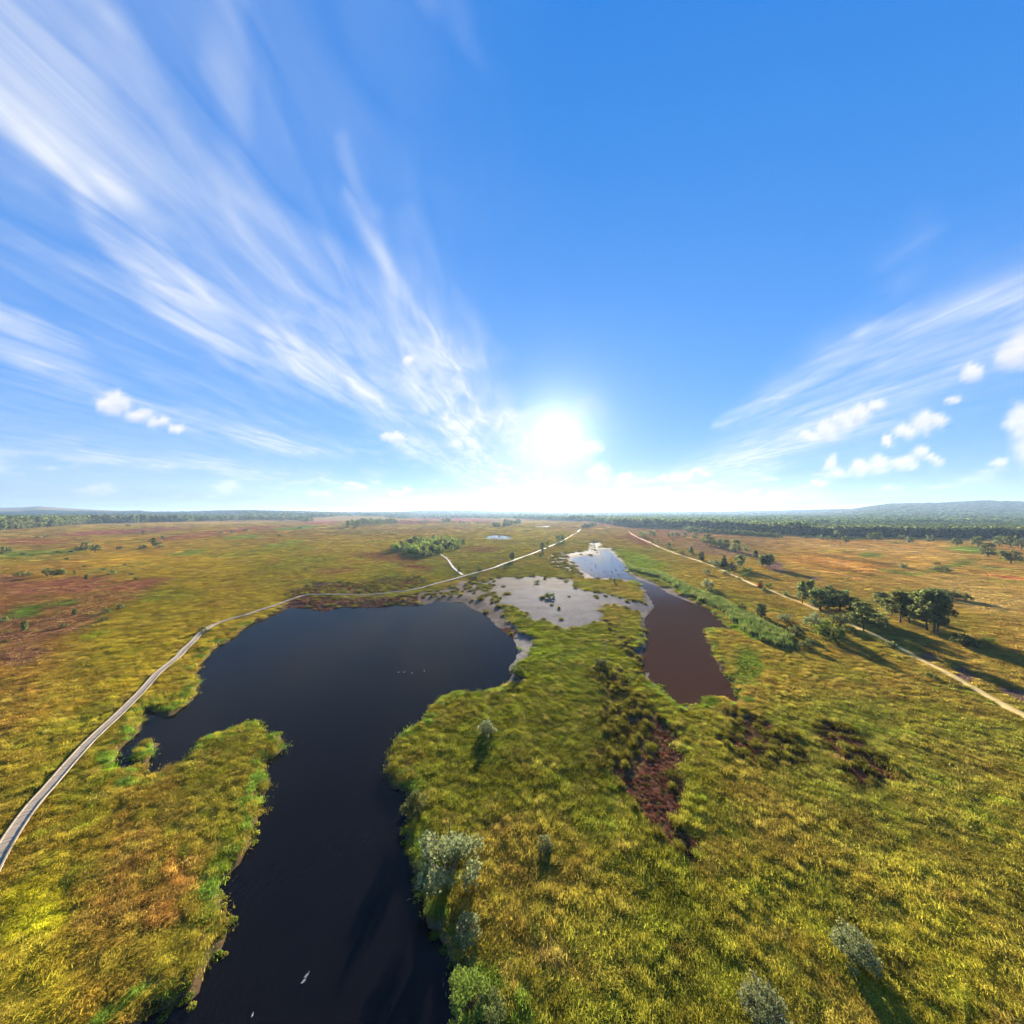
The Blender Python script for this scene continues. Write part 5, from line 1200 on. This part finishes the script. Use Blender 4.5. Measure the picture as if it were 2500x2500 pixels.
# ------------------------------------------------------------------ clouds: a high transparent shell
CIRRUS = [  # polylines of (column, row, half width, strength)
    [(-250, -160, 160, .8), (0, 60, 120, .85), (150, 250, 125, .9), (280, 390, 90, .75), (400, 480, 65, .55), (560, 590, 60, .45), (720, 720, 55, .42), (900, 850, 55, .40), (1050, 960, 55, .5), (1180, 1050, 40, .6), (1260, 1115, 26, .6)],
    [(60, -60, 60, .6), (250, 200, 60, .55), (420, 360, 50, .5), (560, 470, 40, .4), (720, 580, 40, .3), (900, 720, 50, .3), (1060, 860, 50, .35)],
    [(-100, 200, 110, .5), (60, 260, 110, .5), (200, 420, 60, .35), (320, 480, 30, .4)],
    [(190, 480, 18, .35), (230, 560, 26, .4), (350, 670, 40, .5), (500, 780, 38, .5), (650, 890, 42, .55), (760, 965, 25, .4)],
    [(380, 640, 60, .3), (520, 740, 60, .35), (680, 820, 60, .35), (840, 930, 60, .35)],
    [(640, 790, 12, .45), (760, 880, 24, .65), (880, 965, 28, .65), (980, 1040, 26, .5), (1050, 1085, 20, .3)],
    [(830, 340, 22, .25), (858, 470, 22, .32), (920, 600, 13, .45), (980, 700, 13, .7), (1060, 820, 16, .75), (1130, 930, 26, .85), (1200, 1020, 32, .9), (1250, 1080, 26, .8)],
    [(980, 560, 70, .22), (1060, 720, 70, .25), (1130, 860, 55, .3), (1200, 980, 45, .5)],
    [(1000, 880, 14, .5), (1080, 960, 24, .6), (1180, 1060, 30, .6), (1270, 1140, 26, .6)],
    [(-60, 700, 26, .4), (0, 760, 30, .45), (120, 850, 34, .5), (250, 930, 46, .4), (400, 1000, 50, .35), (560, 1050, 36, .5), (700, 1090, 26, .5), (860, 1125, 20, .35)],
    [(-60, 800, 30, .6), (40, 850, 34, .55), (160, 930, 26, .35)],
    [(0, 1045, 16, .3), (300, 1108, 18, .4), (560, 1150, 16, .45), (760, 1180, 14, .4)],
    [(540, -80, 70, .32), (555, 150, 62, .35), (580, 330, 40, .25), (590, 460, 30, .1)],
    [(1000, -120, 60, .25), (1090, 20, 40, .2), (1170, 150, 16, .12)],
    [(1000, 1085, 20, .3), (1150, 1150, 28, .5), (1300, 1190, 30, .6)],
    [(1740, 1044, 6, .3), (1850, 1005, 16, .5), (1920, 970, 26, .55), (2050, 900, 40, .45), (2250, 820, 60, .35), (2600, 690, 90, .32)],
    [(1480, 1235, 22, .55), (1650, 1190, 32, .75), (1800, 1140, 38, .72), (1920, 1090, 36, .6), (2150, 985, 55, .45), (2350, 900, 60, .4), (2650, 780, 80, .35)],
    [(2110, 822, 14, .35), (2200, 795, 24, .38), (2320, 768, 16, .3), (2500, 705, 20, .2)],
    [(2190, 660, 40, .12), (2260, 580, 30, .1)],
    [(1150, 1215, 18, .3), (1358, 1205, 30, .5), (1600, 1225, 20, .4), (2000, 1215, 25, .35)],
    [(1385, 1040, 10, .5), (1420, 985, 12, .55), (1455, 965, 12, .5), (1465, 1000, 8, .3)], [(1110, 1072, 6, .5), (1240, 1022, 7, .6), (1352, 998, 5, .6)], [(1250, 1000, 9, .4), (1300, 1030, 10, .5)], [(1430, 1120, 8, .5), (1480, 1165, 8, .4), (1540, 1200, 10, .3)],
    [(500, 1222, 20, .4), (800, 1217, 18, .45), (1100, 1225, 20, .5)]]
CUMULUS = [(1980, 1068, 26, 14), (2020, 1050, 34, 22), (2060, 1028, 34, 26), (2100, 1010, 34, 22), (2140, 992, 26, 15), (2170, 1075, 18, 10), (2215, 1052, 30, 20), (2255, 1030, 32, 26), (2290, 1022, 22, 18), (2030, 1135, 16, 22), (2045, 1160, 26, 14), (2000, 1180, 26, 10), (2100, 1142, 26, 18), (2150, 1135, 34, 24),
           (2205, 1128, 34, 20), (2250, 1108, 24, 18), (2280, 1120, 16, 12), (2470, 872, 40, 30), (2510, 850, 50, 50), (2375, 915, 24, 20), (2328, 978, 14, 10), (2490, 1035, 34, 50), (2520, 1080, 50, 60), (2440, 1130, 30, 10), (250, 985, 20, 14), (285, 985, 34, 26), (335, 1012, 36, 18), (385, 1030, 30, 14), (430, 1045, 22, 10),
           (1625, 1168, 18, 6), (1665, 1160, 24, 9), (1705, 1154, 26, 8), (1520, 1166, 17, 11), (1462, 1160, 24, 26), (1440, 1090, 26, 18), (1400, 1105, 40, 26), (1830, 1210, 20, 8), (1900, 1212, 24, 8), (870, 1186, 26, 5), (980, 1200, 30, 7), (960, 1068, 26, 14), (1000, 878, 14, 12)]
def clouds():
    azs = np.concatenate([np.arange(-62, 62.01, .34), np.arange(66, 295, 4.0)]) * math.pi / 180
    els = np.concatenate([np.arange(-1.0, 60, .34), np.arange(60, 90.1, 2.0)]) * math.pi / 180
    A_, E_ = np.meshgrid(azs, els, indexing='xy')
    dx, dy, dz = (np.sin(A_) * np.cos(E_)).ravel(), (np.cos(A_) * np.cos(E_)).ravel(), np.sin(E_).ravel()
    na_, ne_ = len(azs), len(els)
    fr = dy > .05
    px = np.where(fr, CX + F * dx / np.maximum(dy, .05), 1e5); py = np.where(fr, HY - F * dz / np.maximum(dy, .05), 1e5)
    zc = np.maximum(dz, .02) + .03
    u, v = dx / zc, dy / zc                                   # on the cloud plane
    # drifts run roughly towards the sun: u' across, v' along
    ca_, sa_ = math.cos(.12), math.sin(.12); uu, vv = u * ca_ - v * sa_, u * sa_ + v * ca_
    wq = fbm(u * 1.1, v * 1.1, 307, 4) - .5
    streak = fbm(uu * 2.8 + 1.6 * wq, vv * .75 + 1.0 * wq, 301, 5)
    fine = fbm(uu * 9 + 2 * fbm(u * 2, v * 2, 305), vv * 1.4, 311, 5)
    puffy = fbm(u * 6, v * 6, 321, 5)
    jx = (fbm(px * .006, py * .006, 331) - .5) * 60; jy = (fbm(px * .006, py * .006, 332) - .5) * 60
    den = np.zeros(len(dx))
    for Lc in CIRRUS:
        a = np.array(Lc, float)
        sel = fr & (px > a[:, 0].min() - 400) & (px < a[:, 0].max() + 400) & (py > a[:, 1].min() - 400) & (py < a[:, 1].max() + 400)
        d_, t_ = line_dist(a[:, :2], px[sel] + jx[sel], py[sel] + jy[sel])
        w_ = np.interp(t_, np.arange(len(a)), a[:, 2]); k_ = np.interp(t_, np.arange(len(a)), a[:, 3])
        g_ = k_ * np.exp(-(d_ / (w_ * 1.5)) ** 2)
        den[sel] = 1 - (1 - den[sel]) * (1 - np.clip(g_, 0, .97))
    den = den * (.42 + .62 * smooth(.25, .75, streak) + .30 * (fine - .5))
    wisp = smooth(.50, .80, streak) * .34 * smooth(.42, .7, fbm(u * .7, v * .7, 341))
    side = np.where(fr, 1 - smooth(800, 1500, px + (puffy - .5) * 500 + jx * 3) * (1 - smooth(1050, 1180, py)), 1)
    den = np.maximum(den, wisp * side)
    den = np.maximum(den, .15 * (.5 + streak) * (1 - smooth(450, 1350, px + (streak - .5) * 600 + jx * 3)) * np.where(fr, 1, 0))
    cum = np.zeros(len(dx))
    kx, ky = (fbm(px * .03, py * .03, 351) - .5) * 34, (fbm(px * .03, py * .03, 352) - .5) * 26
    kx += (fbm(px * .09, py * .09, 353) - .5) * 14; ky += (fbm(px * .09, py * .09, 354) - .5) * 12
    shade = np.zeros(len(dx))
    for cx, cy, rx, ry in CUMULUS:
        q = np.sqrt(((px + kx - cx) / (rx * 1.25)) ** 2 + ((py + ky - cy) / (ry * 1.25)) ** 2)
        m_ = 1 - smooth(.42, 1.10, q); cum = np.maximum(cum, m_)
        shade = np.maximum(shade, m_ * smooth(-.2, .9, (py + ky - cy) / ry))
    # low bank of small cumulus all round the horizon
    lowb = smooth(.56, .72, fbm(A_.ravel() * 16, E_.ravel() * 60, 361, 5)) * smooth(R(.5), R(2.0), E_.ravel()) * (1 - smooth(R(4.0), R(7.5), E_.ravel())) * .55
    cum = np.maximum(cum * np.clip(.66 + .45 * puffy, 0, .97), lowb)
    hz = np.exp(-np.maximum(E_.ravel(), 0) / R(3.2)) * .42
    D_ = 40000.0
    V = np.stack([dx, dy, dz], 1) * D_ + np.array([0, 0, HC])
    i0 = np.arange(ne_ - 1)[:, None] * na_ + np.arange(na_)[None, :]; i1 = np.arange(ne_ - 1)[:, None] * na_ + (np.arange(na_)[None, :] + 1) % na_
    fc = np.stack([i0, i1, i1 + na_, i0 + na_], -1).reshape(-1, 4)
    m, t, out = mat_new('high_cloud')
    ac = node(t, 'ShaderNodeAttribute', attribute_name='cirrus'); au = node(t, 'ShaderNodeAttribute', attribute_name='cumulus'); ah = node(t, 'ShaderNodeAttribute', attribute_name='mist'); as_ = node(t, 'ShaderNodeAttribute', attribute_name='shade')
    av = node(t, 'ShaderNodeAttribute', attribute_name='plane')
    def tex(sc, det, dist=0.0):
        mp = node(t, 'ShaderNodeMapping'); mp.inputs['Scale'].default_value = sc; mp.inputs['Rotation'].default_value = (0, 0, .12)
        t.links.new(av.outputs['Vector'], mp.inputs['Vector'])
        n = node(t, 'ShaderNodeTexNoise'); n.inputs['Scale'].default_value = 1; n.inputs['Detail'].default_value = det; n.inputs['Distortion'].default_value = dist
        t.links.new(mp.outputs[0], n.inputs['Vector']); return n.outputs[0]
    f1 = tex((7.5, 2.0, 1), 12, .7)
    cir = mathn(t, 'MULTIPLY', ac.outputs['Fac'], mathn(t, 'MULTIPLY_ADD', f1, 2.7, -.35), clamp=True)
    fac = mathn(t, 'SUBTRACT', 1.0, mathn(t, 'MULTIPLY', mathn(t, 'MULTIPLY', mathn(t, 'SUBTRACT', 1.0, cir), mathn(t, 'SUBTRACT', 1.0, au.outputs['Fac'])), mathn(t, 'SUBTRACT', 1.0, ah.outputs['Fac'])), clamp=True)
    c1 = mixc(t, au.outputs['Fac'], (.86, .91, 1.0), (1.0, .97, .97)); c0 = mixc(t, ah.outputs['Fac'], c1, (.70, .80, .94)); c2 = mixc(t, mathn(t, 'MULTIPLY', as_.outputs['Fac'], .75), c0, (.60, .67, .86))
    em = node(t, 'ShaderNodeEmission'); t.links.new(c2, em.inputs['Color']); em.inputs['Strength'].default_value = CLOUD_L
    tp = node(t, 'ShaderNodeBsdfTransparent'); mx = node(t, 'ShaderNodeMixShader')
    t.links.new(fac, mx.inputs[0]); t.links.new(tp.outputs[0], mx.inputs[1]); t.links.new(em.outputs[0], mx.inputs[2]); t.links.new(mx.outputs[0], out.inputs['Surface'])
    m.cycles.emission_sampling = 'NONE'
    me = new_mesh('sky', V, fc, m, True)
    # the sun shines through a gap
    thn = np.degrees(np.arccos(np.clip(dx * SUN_DIR.x + dy * SUN_DIR.y + dz * SUN_DIR.z, -1, 1)))
    gap = smooth(.4, 2.2, thn)
    fattr(me, 'cirrus', np.clip(den, 0, 1) * gap); fattr(me, 'cumulus', np.clip(cum, 0, 1) * gap); fattr(me, 'shade', shade); fattr(me, 'mist', np.clip(hz, 0, 1) * gap)
    fattr(me, 'plane', np.stack([u, v, np.zeros_like(u)], 1), 'FLOAT_VECTOR')
    tag(link('sky', me), kind='structure')
CLOUD_L = 0.235
clouds()

# ------------------------------------------------------------------ haze
HAZE = 1
if HAZE:
    m, t, out = mat_new('air_haze')
    pv = node(t, 'ShaderNodeVolumePrincipled')
    pv.inputs['Color'].default_value = (.56, .76, 1.0, 1); pv.inputs['Density'].default_value = .42 / 6000; pv.inputs['Anisotropy'].default_value = .35
    t.links.new(pv.outputs[0], out.inputs['Volume'])
    mb = MB(); z0, z1 = -325.0, 225.0
    mb.box((0, 0, (z0 + z1) / 2), (43000, 43000, z1 - z0))
    tag(link('haze', mb.mesh('haze', m)), 'pale blue haze lying over the far woods and hills', 'haze', None, 'stuff')
